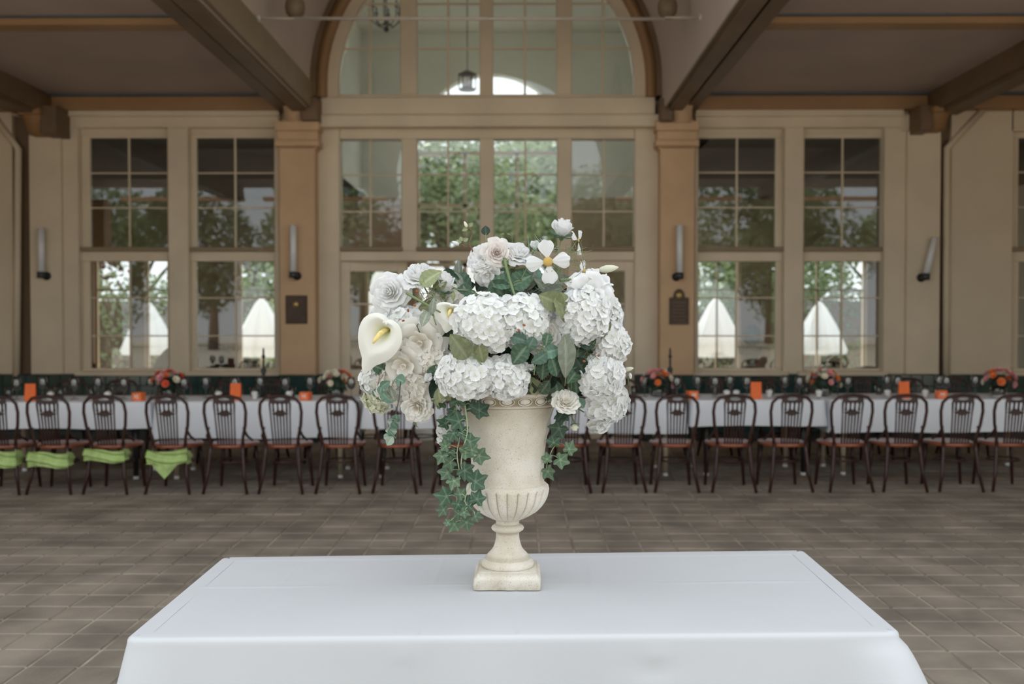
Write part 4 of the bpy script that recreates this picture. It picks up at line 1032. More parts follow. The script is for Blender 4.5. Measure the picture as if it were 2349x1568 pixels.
# square plinth with soft tapered faces and chips
def plinth():
    mb = MB(); hb, ht, H = .1025, .093, uz(1300)-ZB
    rings = [(hb, 0), (hb*1.004, .012), (hb*.985, .03), (ht*1.01, H-.012), (ht*.985, H-.003), (ht*.90, H)]
    n = 16; vs = []; at_ = []
    for j, (h, z) in enumerate(rings):
        for s_ in range(4):
            for k in range(n):
                t = -1+2*k/n
                cut = .93 if abs(t) > .97 else 1
                p = [(t, -1), (1, t), (-t, 1), (-1, -t)][s_]
                r = Vector(p)*h*(.965 if k == 0 else 1)
                w_ = noise.noise(Vector((r.x*40, r.y*40, z*60)))*.0016
                if z < .02: w_ -= max(0, noise.noise(Vector((r.x*28+9, r.y*28, 4))))*.008
                r = r*(1+w_/h)
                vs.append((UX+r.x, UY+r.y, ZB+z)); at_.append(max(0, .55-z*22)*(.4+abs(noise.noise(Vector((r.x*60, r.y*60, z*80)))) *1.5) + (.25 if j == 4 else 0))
    N = 4*n
    fs = [(j*N+k, j*N+(k+1)%N, (j+1)*N+(k+1)%N, (j+1)*N+k) for j in range(len(rings)-1) for k in range(N)]
    fs += [tuple(range(N))[::-1], tuple((len(rings)-1)*N+k for k in range(N))]
    mb.add(vs, fs, at_); return mb
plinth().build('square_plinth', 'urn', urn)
def prof(lst): return [(r*SC, uz(y)) for r, y in lst]
low = prof([(56,1301),(59.5,1299),(61,1294),(60,1289),(56.5,1285),(53,1283),(52,1281),(49.5,1276),(44,1270),(38,1264),(33,1257),(29.8,1248),(27.4,1238),(26.5,1228),(26.8,1221),(31,1219.5),(36,1216),(37.8,1212),(36.5,1208.5),(32,1205),(28,1203.5),(26.5,1200),(27,1196),(29,1193)])
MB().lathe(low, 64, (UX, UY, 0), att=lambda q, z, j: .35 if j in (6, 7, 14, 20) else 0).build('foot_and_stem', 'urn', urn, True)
bowl = [(29,1193),(38,1189.5),(53,1182),(69,1172),(79.5,1161),(87,1150),(92,1139),(95,1128),(96,1120),(94,1113.5),(89,1109)]
bp_ = []
for i in range(len(bowl)-1):
    for k in range(4): t = k/4; bp_.append((bowl[i][0]*(1-t)+bowl[i+1][0]*t, bowl[i][1]*(1-t)+bowl[i+1][1]*t))
bp_.append(bowl[-1]); zlo, zhi = uz(1186), uz(1118)
def gad(q, z):
    t = (z-zlo)/(zhi-zlo)
    if t < 0 or t > 1.04: return 1
    a_ = min(1, t*5)*min(1, (1.04-t)*7)
    return 1-.065*a_*(1-abs(math.sin(q*12))**.7)
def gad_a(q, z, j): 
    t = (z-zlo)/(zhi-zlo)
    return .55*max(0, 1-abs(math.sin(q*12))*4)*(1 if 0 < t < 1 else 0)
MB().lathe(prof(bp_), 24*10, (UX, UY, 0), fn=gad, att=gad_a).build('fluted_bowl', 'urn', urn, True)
body = prof([(89,1109),(85.5,1107),(84,1103),(83.6,1090),(83.8,1070),(85,1045),(87.5,1020),(91,1000),(95.5,978),(100,958),(104.5,943),(109,931),(106,929)])
bd = []
for i in range(len(body)-1):
    for k in range(3): t = k/3; bd.append((body[i][0]*(1-t)+body[i+1][0]*t, body[i][1]*(1-t)+body[i+1][1]*t))
bd.append(body[-1])
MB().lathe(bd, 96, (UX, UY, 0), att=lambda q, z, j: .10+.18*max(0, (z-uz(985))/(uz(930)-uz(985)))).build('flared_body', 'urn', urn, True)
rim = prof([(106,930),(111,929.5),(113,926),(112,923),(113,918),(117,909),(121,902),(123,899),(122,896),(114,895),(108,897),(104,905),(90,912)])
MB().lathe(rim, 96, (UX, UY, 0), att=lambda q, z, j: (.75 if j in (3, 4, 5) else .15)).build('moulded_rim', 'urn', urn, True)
for k in range(18):
    q = 2*PI*(k+.5)/18; c, s_ = math.cos(q), math.sin(q); r = 115.5*SC
    m = MB(); m.ball((0,0,0), 1, 14, 8, (.0165, .0055, .0095)); m.tube([(.0215*math.cos(t*PI/12), -.001, .0125*math.sin(t*PI/12)) for t in range(25)], .0018, 5, False); o = put('egg_ornament', m.mesh('egg', 'urn', True) if k == 0 else D_.meshes['egg'], urn)
    o.matrix_basis = Matrix.Translation((r*c, r*s_, uz(913.5)-ZB))@Matrix.Rotation(q+PI/2, 4, 'Z')@Matrix.Rotation(.35, 4, 'X')
# moss and floral foam in the mouth
m = MB(); rnd = random.Random(3)
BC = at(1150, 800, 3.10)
for i in range(260):
    d = Vector((rnd.gauss(0,1), rnd.gauss(0,1), rnd.gauss(0,1))).normalized(); p = Vector((UX,UY,uz(880)))+Vector((d.x*.15, d.y*.12, d.z*.07+.01))
    m.ball(p, rnd.uniform(.012,.03), 5, 4)
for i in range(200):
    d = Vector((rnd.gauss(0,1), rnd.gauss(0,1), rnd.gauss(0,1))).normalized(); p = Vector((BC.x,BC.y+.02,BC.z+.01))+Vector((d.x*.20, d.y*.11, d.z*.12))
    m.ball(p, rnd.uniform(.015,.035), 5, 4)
o = m.build('moss_bed', 'moss'); tag(o, 'dark dry moss packed in the mouth of the urn', 'moss', kind='stuff')

# ------------------------------------------------------------------ flowers
def YB(px_, py_, dy=0.0):
    ex, ey = (px_-1145)/330, (py_-770)/270
    return 3.10-.25*math.sqrt(max(0.0, 1-ex*ex-ey*ey))+dy
def fdir(px_, py_, up=0.0, k=.9):
    ex, ey = (px_-1145)/330, (py_-770)/270
    d = Vector((ex*k, -math.sqrt(max(.12, 1-min(.9, ex*ex+ey*ey))), -ey*k+up)); return d.normalized()
def orient(d, roll=0.0):
    return d.to_track_quat('Z', 'Y').to_matrix().to_4x4()@Matrix.Rotation(roll, 4, 'Z')
def petal_grid(fn, nu=6, nv=6, att=None):
    return MB().grid(fn, nu, nv, att)
# hydrangea floret (unit petal length)
def floret_mesh(seed, m, pt=4, pointed=False):
    rnd = random.Random(seed); mb = MB()
    for i in range(pt):
        q = 2*PI*i/pt+rnd.uniform(-.12,.12); c, t = Vector((math.cos(q), math.sin(q), 0)), Vector((-math.sin(q), math.cos(q), 0)); lift = rnd.uniform(.05,.35); cup = rnd.uniform(.1,.35); L = rnd.uniform(.9,1.08); tw = rnd.uniform(-.2,.2)
        def fn(u, v):
            uu = 2*u-1; v = v if pointed else 1-(1-v)**1.7; wd = (.60*(math.sqrt(max(.0, 1-((v-.56)/.445)**2)) if v > .56 else .16+.84*math.sin(v/.56*PI/2))) if not pointed else .40*math.sin(PI*min(1,.05+.95*v))**.9
            x = v*(1-.16*uu*uu*(v**2))*L
            return c*x+t*(uu*wd)+Vector((0,0, lift*v*v+cup*uu*uu*wd*.8+tw*uu*v*.4-.12*v**4))
        mb.grid(fn, 6, 6, lambda u, v: max(0, .8-2.2*v))
    mb.ball((0,0,.05), .09, 6, 4); return mb.mesh('floret', m, True)
FL = [floret_mesh(i, 'p_cool') for i in range(4)]
FLC = [floret_mesh(10+i, 'p_cream') for i in range(3)]
FLP = [floret_mesh(20+i, 'p_green', 5, True) for i in range(3)]
COREM = {k: MB().ball((0,0,0), 1, 14, 10).mesh('core', k, True) for k in ('p_cool', 'p_cream', 'p_green', 'moss')}
STEM_TO = Vector((UX, UY, uz(885)))
def stem_to(e, d, r=.0022, m='stem', length=None):
    """stem from a flower's back towards the urn mouth, in the flower's local space"""
    loc = Vector(e['_o']); a = loc-d*.004; tgt = STEM_TO+Vector(((a.x-STEM_TO.x)*.25, (a.y-STEM_TO.y)*.2, 0))
    if length: tgt = a+(tgt-a).normalized()*length
    mid = a-d*min(.06, (tgt-a).length*.4)+(tgt-a)*.25
    pts = []
    for k in range(7):
        t = k/6; pts.append((a*(1-t)**2+mid*2*t*(1-t)+tgt*t*t))
    mb = MB(); mb.tube(pts, r, 6); mb.build('stem', m, e, True)
def hydrangea(px_, py_, rx, ry, n, lab, dy=0.0, fls=FL, core='p_cool', fs=15.5, up=0.05, stem=True, name='hydrangea'):
    Y = YB(px_, py_, dy); p = at(px_, py_, Y); e = empty(name, p); tag(e, lab, 'flower', 'white hydrangea heads of the big bouquet' if name == 'hydrangea' else None)
    k = Y/F; R = Vector((rx*k, (rx+ry)/2*k*.8, ry*k)); fr = fs*k; d0 = fdir(px_, py_, up)
    o = put('core', COREM[core], e, Matrix.Diagonal((R.x*.72, R.y*.72, R.z*.72, 1)))
    rnd = random.Random(int(px_*7+py_)); c = 0
    for i in range(n*2):
        z = 1-2*(i+.5)/(n*2); q = i*2.39996; d = Vector((math.cos(q)*math.sqrt(1-z*z), math.sin(q)*math.sqrt(1-z*z), z))
        if d.dot(d0) < -.25: continue
        pp = Vector((d.x*R.x, d.y*R.y, d.z*R.z))*rnd.uniform(.86, 1.0)
        nn = (d+Vector((rnd.uniform(-.35,.35), rnd.uniform(-.35,.35), rnd.uniform(-.35,.35)))+d0*.25).normalized()
        s_ = fr*rnd.uniform(.82, 1.15)
        put('floret', rnd.choice(fls), e, Matrix.Translation(pp)@orient(nn, rnd.uniform(0, 3))@Matrix.Diagonal((s_, s_, s_, 1)))
    if stem: stem_to(e, d0)
    return e
# roses: spiral petals, each petal its own part
def rose_petals(seed, m, layers):
    rnd = random.Random(seed); out = []
    for li, (n, r1, h, curl, wang) in enumerate(layers):
        for i in range(n):
            q0 = 2*PI*i/n+li*1.15+rnd.uniform(-.15,.15); ph = rnd.uniform(0,6); hh = h*rnd.uniform(.92,1.08); rr = r1*rnd.uniform(.94,1.06); cu = curl*rnd.uniform(.7,1.4); ruf = .035 if r1 > .3 else .01
            def fn(u, v):
                uu = 2*u-1
                r = rr*math.sin(min(1, v*1.02)*PI/2)**.72; z = hh*v**1.25
                c2 = max(0, (v-.66)/.34)
                r += cu*c2**1.6; z -= cu*.75*c2**2
                w_ = wang*(.35+.65*math.sin(PI*min(.5, .1+.55*v)))*(1-.0*v)
                edge = abs(uu)**3*v
                z -= edge*hh*.34*min(1, r1*2.2); r -= edge*.04
                r *= (1+.09*uu)
                th = q0+uu*w_*(1-.22*v**4)
                z += ruf*math.sin(5*uu+ph)*v*v; r += ruf*.8*math.cos(6*uu+ph)*v**3
                return (r*math.cos(th), r*math.sin(th), z)
            out.append(MB().grid(fn, 9, 8, lambda u, v: max(0, 1-1.5*v)*.9).mesh('petal', m, True))
    return out
L_FULL = [(3,.10,.66,.0,1.5),(3,.20,.70,.015,1.25),(4,.33,.70,.03,.98),(5,.48,.66,.06,.80),(5,.64,.56,.10,.80),(6,.78,.42,.16,.72),(6,.90,.22,.17,.68)]
L_BUD = [(3,.12,1.05,.0,1.5),(3,.22,1.1,.01,1.3),(4,.33,1.1,.03,1.1),(4,.44,1.02,.07,1.0),(4,.52,.88,.14,.95)]
L_PEONY = [(5,.22,.60,.05,.9),(6,.36,.62,.05,.7),(7,.52,.58,.06,.62),(8,.68,.50,.08,.52),(8,.82,.36,.12,.5),(7,.94,.18,.12,.56)]
L_OPEN = [(3,.14,.34,.0,1.2),(4,.45,.42,.08,.85),(5,.78,.34,.16,.72),(5,.95,.12,.16,.72)]
L_SMALL = [(3,.3,.9,.0,1.4),(4,.5,1.0,.02,1.1),(4,.62,.9,.06,1.0)]
ROSE = {'white': rose_petals(1,'p_white',L_FULL), 'pink': rose_petals(2,'p_pink',L_FULL), 'cream': rose_petals(3,'p_cream',L_FULL), 'bud': rose_petals(4,'p_white',L_BUD), 'peony': rose_petals(5,'p_white',L_PEONY),
        'open': rose_petals(6,'p_cream',L_OPEN), 'openw': rose_petals(7,'p_white',L_OPEN), 'small': rose_petals(8,'p_white',L_SMALL), 'peonyc': rose_petals(9,'p_cream',L_PEONY), 'green': rose_petals(10,'p_green',L_BUD)}
SEP = MB().grid(lambda u, v: ((u-.5)*.34*math.sin(PI*min(1,.1+.9*v))**.8, .12+.75*v, -.05-.05*v+.28*v*v+.1*abs(u-.5)), 4, 7, lambda u, v: 0.0).mesh('sepal', 'l_blue', True)
HIP = MB().lathe([(.06,-.32),(.12,-.26),(.16,-.16),(.13,-.04),(.2,.0)], 12).mesh('calyx', 'stem', True)
def rose(kind, px_, py_, rp, d, lab, dy=0.0, Y=None, roll=0.0, stem=True, sep=True, zs=1.0, name='rose', cat='flower', slen=None):
    Y = Y or YB(px_, py_, dy); p = at(px_, py_, Y); d = Vector(d).normalized() if d else fdir(px_, py_, .05)
    s_ = rp*Y/F; p = p-d*s_*.25
    e = empty(name, p); tag(e, lab, cat, 'roses of the big bouquet' if name == 'rose' else None)
    B = orient(d, roll)@Matrix.Diagonal((s_, s_, s_*zs, 1))
    for pm_ in ROSE[kind]: put('petal', pm_, e, B)
    if sep:
        for i in range(5): put('sepal', SEP, e, B@Matrix.Rotation(2*PI*i/5, 4, 'Z'))
        put('calyx', HIP, e, B)
    if stem: stem_to(e, d, length=slen)
    return e
# big layers -- hydrangeas
hydrangea(1112, 742, 74, 68, 92, 'big white hydrangea head in the centre of the bouquet, left half')
hydrangea(1192, 735, 68, 62, 84, 'big white hydrangea head in the centre of the bouquet, right half', .01)
hydrangea(1072, 862, 74, 52, 84, 'white hydrangea head resting low over the urn rim, left one', -.01)
hydrangea(1162, 866, 52, 50, 66, 'white hydrangea head resting low over the urn rim, right one', -.005)
hydrangea(1335, 722, 60, 66, 84, 'tall white hydrangea head right of centre under the lily', 0, fs=18)
hydrangea(1388, 722, 38, 44, 44, 'white hydrangea tuft at the right shoulder of the bouquet', .06)
hydrangea(1400, 788, 46, 42, 56, 'white hydrangea at the right edge of the bouquet', .0)
hydrangea(1378, 862, 52, 52, 64, 'white hydrangea low on the right side with loose petals', -.01, fs=19)
hydrangea(1388, 922, 52, 46, 56, 'white hydrangea hanging lowest at the right', -.0, fs=19)
hydrangea(1372, 968, 26, 22, 18, 'small tail of white florets hanging under the right hydrangea', .01, fs=13)
hydrangea(850, 872, 24, 34, 34, 'small white stock spike at the lower left edge', .02, fs=11)
hydrangea(905, 885, 44, 38, 40, 'cream hydrangea low on the left under the loose petals', .05, FLC, 'p_cream', 17)
hydrangea(962, 878, 42, 48, 44, 'cream hydrangea left of the low white pair', .05, FLC, 'p_cream', 16)
hydrangea(1000, 826, 34, 40, 34, 'cream florets between the loose petals and the low pair', .04, FLC, 'p_cream', 15)
hydrangea(925, 742, 52, 40, 40, 'loose white florets behind the calla lily', .06, FL, 'p_cool', 16)
hydrangea(1030, 690, 46, 38, 34, 'cream florets behind the small calla lily', .09, FLC, 'p_cream', 17)
hydrangea(868, 915, 34, 30, 30, 'pointed greenish cream flower cluster at the lower left', .0, FLP, 'p_green', 18, name='clustered_flower')
hydrangea(1020, 985, 16, 44, 22, 'thin white floret trail behind the hanging ivy', .06, FL, 'p_cool', 10, name='clustered_flower')
hydrangea(1008, 900, 20, 20, 14, 'few white florets above the ivy', .03, FL, 'p_cool', 12, name='clustered_flower')
# roses and others
rose('white', 893, 670, 46, (-.25,-1,.12), 'full white rose facing forward at upper left', -.0)
rose('white', 962, 632, 40, (-.18,-.55,.75), 'white rose tilted upward, highest on the left', .02, zs=1.3)
rose('openw', 930, 640, 34, (-.2,-.4,.8), 'loose white petals between the two upper left roses', .06)
rose('bud', 1018, 662, 34, (.1,-.25,1), 'half-closed white rose right of the upper left rose', .02, zs=1.25)
rose('peony', 862, 738, 42, (-.7,-.7,.3), 'ruffled white rose behind the large calla lily', .05)
rose('peony', 1103, 592, 36, (-.45,-.8,.25), 'ruffled white peony at the top, leftmost of the top blooms', .0)
rose('openw', 1118, 632, 34, (-.2,-.8,-.45), 'drooping white petals under the top peony', .02)
rose('pink', 1140, 578, 34, (.1,-1,.12), 'blush rose with pink heart at the top', -.03)
rose('white', 1186, 580, 35, (.2,-.6,.65), 'white rose right of the blush rose at the top', .0, zs=1.2)
rose('small', 1226, 566, 17, (.2,-.6,.6), 'small white rosebud right of the top roses', .0, name='rosebud')
rose('bud', 1290, 532, 38, (.15,-.5,1), 'greenish white rose standing highest at the right', .03, zs=.95, roll=1)
rose('peonyc', 955, 936, 38, (-.25,-1,-.3), 'cream carnation hanging low left of the ivy', -.02)
rose('peony', 958, 902, 30, (-.1,-.7,.3), 'white ruffled bloom above the low cream carnation', .03)
rose('peonyc', 1298, 918, 33, (.1,-.7,.55), 'cream rose resting on the urn rim at the right', -.02)
rose('open', 962, 788, 56, (-.1,-.9,-.3), 'large loose cream bloom left of the centre', .0)
rose('open', 925, 840, 50, (-.2,-.8,-.35), 'loose cream bloom below the large calla lily', -.01)
rose('openw', 940, 765, 44, (-.3,-.7,.4), 'pale open bloom right of the large calla lily', .05)
rose('open', 985, 725, 44, (-.1,-.7,.3), 'cream open bloom between the callas', .06)
rose('cream', 1250, 772, 46, (.1,-1,.1), 'large cream rose between the hydrangeas', .02)
rose('openw', 1262, 742, 40, (.0,-.8,.4), 'pale open bloom above the large cream rose', .05)
rose('small', 1218, 845, 13, (.1,-.7,.5), 'tiny cream rosebud beside the low right hydrangea', -.02, name='rosebud')
rose('small', 985, 868, 16, (-.2,-.7,.4), 'tiny white rosebud above the low left carnation', -.01, name='rosebud')
rose('green', 1318, 975, 15, (.05,-.25,-1), 'closed rosebud hanging head down at the right', -.02, name='rosebud', slen=.12)
rose('openw', 1356, 672, 54, (.35,-.9,.3), 'large white lily petals at the right shoulder', -.05, name='lily', sep=False, zs=1.5)
rose('openw', 1366, 640, 44, (.35,-.35,.9), 'upright white lily petals above the right hydrangea', -.02, name='lily', sep=False, zs=1.7)
rose('openw', 1378, 690, 34, (.8,-.6,-.1), 'side white petals of the lily at the right shoulder', -.02, name='lily', sep=False)

# calla lilies
def calla(px_, py_, sw, sh, tilt, lab, dy, spx, Yaw=0.0, stem_px=None):
    """heart-shaped rolled spathe; local: x right, z up, opens to -y; point hangs down at -z"""
    Y = YB(px_, py_, dy); p = at(px_, py_, Y); e = empty('calla_lily', p); tag(e, lab, 'flower', 'calla lilies of the big bouquet'); k = Y/F; W, H = sw*k, sh*k
    def fn(u, v):
        th = (u-.5)*2*PI*1.0                       # 0 = pointing down (front lobe)
        a = abs(th)/PI
        # lip outline radius by direction
        lip = .27+.73*max(0, math.cos(th/2))**1.2
        point = .34*math.exp(-(th/.17)**2)+.10*math.exp(-(th/.5)**2)
        r = (v**1.25)*(lip+point*v**3)
        x = math.sin(th)*r*(1.0-.12*max(0, math.cos(th))*v)*W
        z = -math.cos(th)*r*H*.85
        y = .60*H*(1-v)**1.7*.9+(-.10*H)*math.sin(PI*v)*1.0+.10*H*v**3*(1-a)*0 - .12*H*(a**2)*v**2
        curl = .16*H*max(0, v-.75)/.25
        y += curl*(.6+.4*math.cos(th*2))
        x += .10*W*(th/PI)*a**3*v*(-1)
        return (x, y, z)
    B = Matrix.Rotation(Yaw, 4, 'Z')@Matrix.Rotation(tilt, 4, 'Y')
    o = MB().grid(fn, 44, 22, lambda u, v: max(0, 1-1.9*v)).build('spathe', 'p_calla', e, True, world=False); o.matrix_basis = B
    L = H*.75
    o = MB().tube([(0,.45*H,.0),(0,.16*H,-.03*H),(-.02*W,.02*H,-.12*H),(-.03*W,-.05*H,-.26*H),(-.04*W,-.08*H,-.40*H)], [.05*W,.075*W,.08*W,.07*W,.03*W], 10).build('spadix', 'spadix', e, True, world=False); o.matrix_basis = B
    q0 = B@Vector((0, .62*H, 0)); pts = [q0*.75, q0*1.0, q0*1.15]
    tgt = at(stem_px[0], stem_px[1], Y+.06)-p; pts = [q0*.93, q0*1.1+tgt*.1, q0*.6+tgt*.5, tgt*1.0]
    MB().tube(pts, [.010,.0075,.0055,.005], 10).build('stem', 'stem', e, True, world=False)
calla(878, 755, 72, 97, .50, 'large white calla lily with yellow spadix at the left edge', -.07, 1, Yaw=-.25, stem_px=(945, 762))
calla(1034, 709, 50, 46, .2, 'small white calla lily left of the central hydrangea', -.03, 1, Yaw=.1, stem_px=(1058, 762))

# cosmos type flowers
def cosmos(px_, py_, rp, d, lab, n=4, dy=0.0, roll=.2, cs=.26, stemto=None, pw=.50):
    Y = YB(px_, py_, dy); p = at(px_, py_, Y); d = Vector(d).normalized(); s_ = rp*Y/F
    e = empty('cosmos', p); tag(e, lab, 'flower'); B = orient(d, roll)@Matrix.Diagonal((s_, s_, s_, 1))
    me = MB().grid(lambda u, v: ((2*u-1)*pw*math.sin(PI*(.08+.76*v))**.9*(.30+.72*v), .16+v*.86*(1-.08*(2*u-1)**2*v)-.03*math.cos(9*u)*v**6, .10*v*math.cos((2*u-1)*2)-.05*v*v+.02*math.cos(22*u)*v), 12, 9, lambda u, v: max(0, .6-2*v)).mesh('petal', 'p_white', True)
    for i in range(n): put('petal', me, e, B@Matrix.Rotation(2*PI*i/n, 4, 'Z'))
    m = MB(); m.ball((0,0,.03), cs, 18, 10, (1,1,.55)); o = put('flower_centre', m.mesh('flower_centre', 'yellow', True), e, B)
    stem_to(e, d, .0014)
cosmos(1257, 600, 50, (.05,-1,.1), 'four-petalled white cosmos with yellow centre at the top right', dy=-.06, roll=.12, cs=.22)
cosmos(1326, 551, 34, (.75,-.35,.1), 'white cosmos seen from the side beside the highest rose', 3, dy=.03, roll=1.2, cs=.12, pw=.42)
cosmos(1340, 622, 30, (.95,-.3,.15), 'white cosmos seen edge-on beside the lily', 4, dy=-.02, roll=.9, cs=.2)

# ------------------------------------------------------------------ leaves
def leaf_mesh(name, m, w_=.5, fold=.3, bend=.5, tip=1.0, serr=.0, nu=8, nv=14):
    def fn(u, v):
        uu = 2*u-1; wd = w_*(math.sin(PI*min(1, v**.78))**.85)*(1-.25*v*(tip-1)) if v < 1 else 0
        if v == 0: wd = .02
        wd *= 1+serr*(1 if int(v*nv) % 2 else -1)*(abs(uu) > .9)
        x = uu*wd; return (x, v-.06*uu*uu*(1-v), fold*abs(x)-bend*v*v*.5+.02*math.sin(v*20)*abs(uu))
    def att(u, v):
        uu = abs(2*u-1); side = (1 if (int(v*nv+uu*2.0) % 3 == 0) else 0)*.28*(uu < .95)
        return max(1.0 if uu < .01 else 0, side)
    return MB().grid(fn, nu, nv, att).mesh(name, m, True)
def ivy_mesh(m, seed):
    rnd = random.Random(seed); key = [(-90,.22),(-60,.60),(-32,.76),(-12,.58),(2,.62),(32,.95),(52,.66),(70,.74),(90,1.12),(110,.74),(128,.66),(148,.95),(178,.62),(192,.58),(212,.76),(240,.60)]
    tips = (-32, 32, 90, 148, 212)
    pts = []
    for i, (a, r) in enumerate(key):
        a2, r2 = key[(i+1) % len(key)]; a2 = a2 if a2 > a else a2+360
        pts.append((a, r*rnd.uniform(.93,1.07), 1 if a in tips else 0)); pts.append(((a+a2)/2, (r+r2)/2*(1.0), 0))
    mb = MB(); vs = [(0,0,0)]; aa = [1.0]; n = len(pts); cup = rnd.uniform(.1,.35); b1 = rnd.uniform(-.3,.3)
    def Z(x, y): return cup*abs(x)*.8-.25*(y)*(y)*.8+b1*x*y*.4
    for f_ in (.33, .66, 1.0):
        for (a, r, t) in pts:
            x, y = r*f_*math.cos(math.radians(a)), r*f_*math.sin(math.radians(a)); vs.append((x, y, Z(x, y))); aa.append((.55 if t and f_ < 1 else (.2 if t else .0)))
    fs = [(0, 1+i, 1+(i+1) % n) for i in range(n)]
    for j in range(2):
        o = 1+j*n; fs += [(o+i, o+n+i, o+n+(i+1) % n, o+(i+1) % n) for i in range(n)]
    mb.add(vs, fs, aa); return mb.mesh('ivy_leaf', m, True)
LV = {'rose': leaf_mesh('leaf','l_rose',.42,.3,.35,serr=.05), 'blue': leaf_mesh('leaf','l_blue',.42,.3,.3,serr=.05), 'dark': leaf_mesh('leaf','l_dark',.40,.3,.4), 'olive': leaf_mesh('leaf','l_olive',.26,.5,.6), 'grey': leaf_mesh('leaf','l_grey',.22,.5,.5), 'greyround': leaf_mesh('leaf','l_grey',.36,.15,.2), 'pale': leaf_mesh('leaf','l_pale',.36,.4,.2), 'oliveb': leaf_mesh('leaf','l_olive',.40,.3,.3,serr=.05)}
IV = [ivy_mesh('l_ivy', i) for i in range(5)]; IVD = [ivy_mesh('l_rose', 20+i) for i in range(3)]
def leaf_basis(loc, ang, size, facing, twist=0.0):
    """leaf lying in the picture-parallel plane tilted to 'facing'; ang: degrees, direction of the tip, 0=right 90=up"""
    n = Vector(facing).normalized(); a = math.radians(ang); t = Vector((math.cos(a), 0, math.sin(a))); t = (t-n*t.dot(n)).normalized(); x = t.cross(n).normalized()
    Mx = Matrix((x, t, n)).transposed().to_4x4()
    return Matrix.Translation(loc)@Mx@Matrix.Rotation(twist, 4, 'Y')@Matrix.Diagonal((size, size, size, 1))
def sprig(lab, stem_pts, leaves, Yb=None, dy=-.02, stem_r=.0018, stem_m='stem', name='leafy_sprig', leafname='leaf', toflow=True):
    """stem_pts: px polyline; leaves: (px,py,len_px,ang,kind[,ddy])"""
    rnd = random.Random(int(stem_pts[0][0]*3+stem_pts[0][1]))
    def PT(x, y, ex=0): Y = (Yb if Yb else YB(x, y, dy))+ex; return at(x, y, Y), Y
    p0, _ = PT(*stem_pts[0]); e = empty(name, p0); tag(e, lab, 'foliage')
    pts = [PT(x, y)[0]+Vector((0,.008,0)) for x, y in stem_pts]
    # smooth polyline
    sm = []
    for i in range(len(pts)-1):
        a, b = pts[i], pts[i+1]; pa = pts[max(0,i-1)]; pb = pts[min(len(pts)-1,i+2)]
        for k in range(4):
            t = k/4; sm.append(.5*((2*a)+(b-pa)*t+(2*pa-5*a+4*b-pb)*t*t+(3*a-3*b+pb-pa)*t**3))
    sm.append(pts[-1]); n = len(sm)
    MB().tube(sm, [stem_r*(1.2-.6*i/n) for i in range(n)], 6).build('stem', stem_m, e, True)
    for L in leaves:
        x, y, l_, ang, kd = L[:5]; ex = L[5] if len(L) > 5 else rnd.uniform(-.012,.012)
        p, Y = PT(x, y, ex); s_ = l_*Y/F; a = math.radians(ang)
        f = (Vector((0,-1,.15)) if 'ivy' in kd else fdir(x, y)*.55+Vector((0,-.55,.0)))+Vector((rnd.uniform(-.4,.4), 0, rnd.uniform(-.25,.4)))
        if kd == 'ivy':
            me = rnd.choice(IV); base = p
        elif kd == 'ivyd': me = rnd.choice(IVD); base = p
        else: me = LV[kd]; base = p-Vector((math.cos(a), 0, math.sin(a)))*s_*.5
        o = put(leafname, me, e, leaf_basis(base-p0, ang, s_*(.62 if 'ivy' in kd else 1), f, rnd.uniform(-.35,.35)))
        # petiole to nearest stem point
        if stem_r > 0:
            q = min(sm, key=lambda c: (c-base).length)
            if 'ivy' in kd: bb = base+Vector((0,.003,0))
            else: bb = base
            if (q-bb).length > .008 and (q-bb).length < .14:
                mid = (q+bb)/2+Vector((0,-.004,.006)); MB().tube([q, mid, bb], stem_r*.5, 5).build('petiole', stem_m, e, True)
    return e
# dark leaves around the top roses
sprig('rose leaves under the blush rose', [(1170,590),(1165,640),(1185,700)], [(1150,628,44,150,'rose'),(1148,650,52,185,'rose'),(1150,672,66,-50,'rose'),(1196,640,58,35,'rose'),(1205,625,40,70,'rose'),(1180,660,50,-20,'rose')], dy=.0, stem_r=.004)
sprig('olive rose stem under the top roses', [(1157,592),(1166,630),(1185,690)], [(1160,600,20,60,'oliveb')], dy=-.03, stem_r=.0045)
sprig('small dark two-leaf sprig left of the top leaves', [(1110,680),(1080,670),(1060,668)], [(1064,664,34,175,'rose'),(1078,682,34,-140,'rose')], dy=-.01)
sprig('single dark glossy leaf standing at the very top', [(1117,565),(1114,545),(1115,534)], [(1114,526,26,95,'dark')], dy=.02)
sprig('grey-green blades between blush rose and cosmos', [(1290,720),(1260,680),(1235,640)], [(1222,640,52,60,'grey'),(1200,690,60,150,'grey'),(1245,655,58,120,'grey'),(1285,640,64,15,'grey'),(1205,665,70,20,'grey'),(1225,625,48,95,'blue'),(1262,670,60,200,'grey')], dy=.03)
sprig('olive green broad blade above the right hydrangea', [(1305,740),(1280,705),(1258,692)], [(1262,688,60,160,'oliveb'),(1292,706,70,-65,'oliveb')], dy=-.03)
sprig('thin stem rising to the small rosebud', [(1196,640),(1210,610),(1222,580)], [(1222,552,22,80,'rose')], dy=-.01, stem_r=.0012)
sprig('fuzzy leaf beside the upper left rose', [(1000,690),(985,660),(972,648)], [(990,637,56,35,'oliveb'),(1000,655,50,200,'olive')], dy=-.02)
sprig('long olive stem crossing from the upper left rose', [(932,672),(960,688),(985,702),(1010,716)], [], dy=-.06, stem_r=.0036)
sprig('grey eucalyptus pair at the crossing stem', [(1000,745),(992,715),(995,690)], [(993,700,40,80,'grey'),(976,733,38,-105,'greyround')], dy=-.09)
sprig('broad leaf pair above the low hydrangeas', [(1115,850),(1085,815),(1040,780)], [(1052,792,66,125,'oliveb'),(1066,800,56,-35,'oliveb'),(1103,812,48,-80,'oliveb')], dy=-.055)
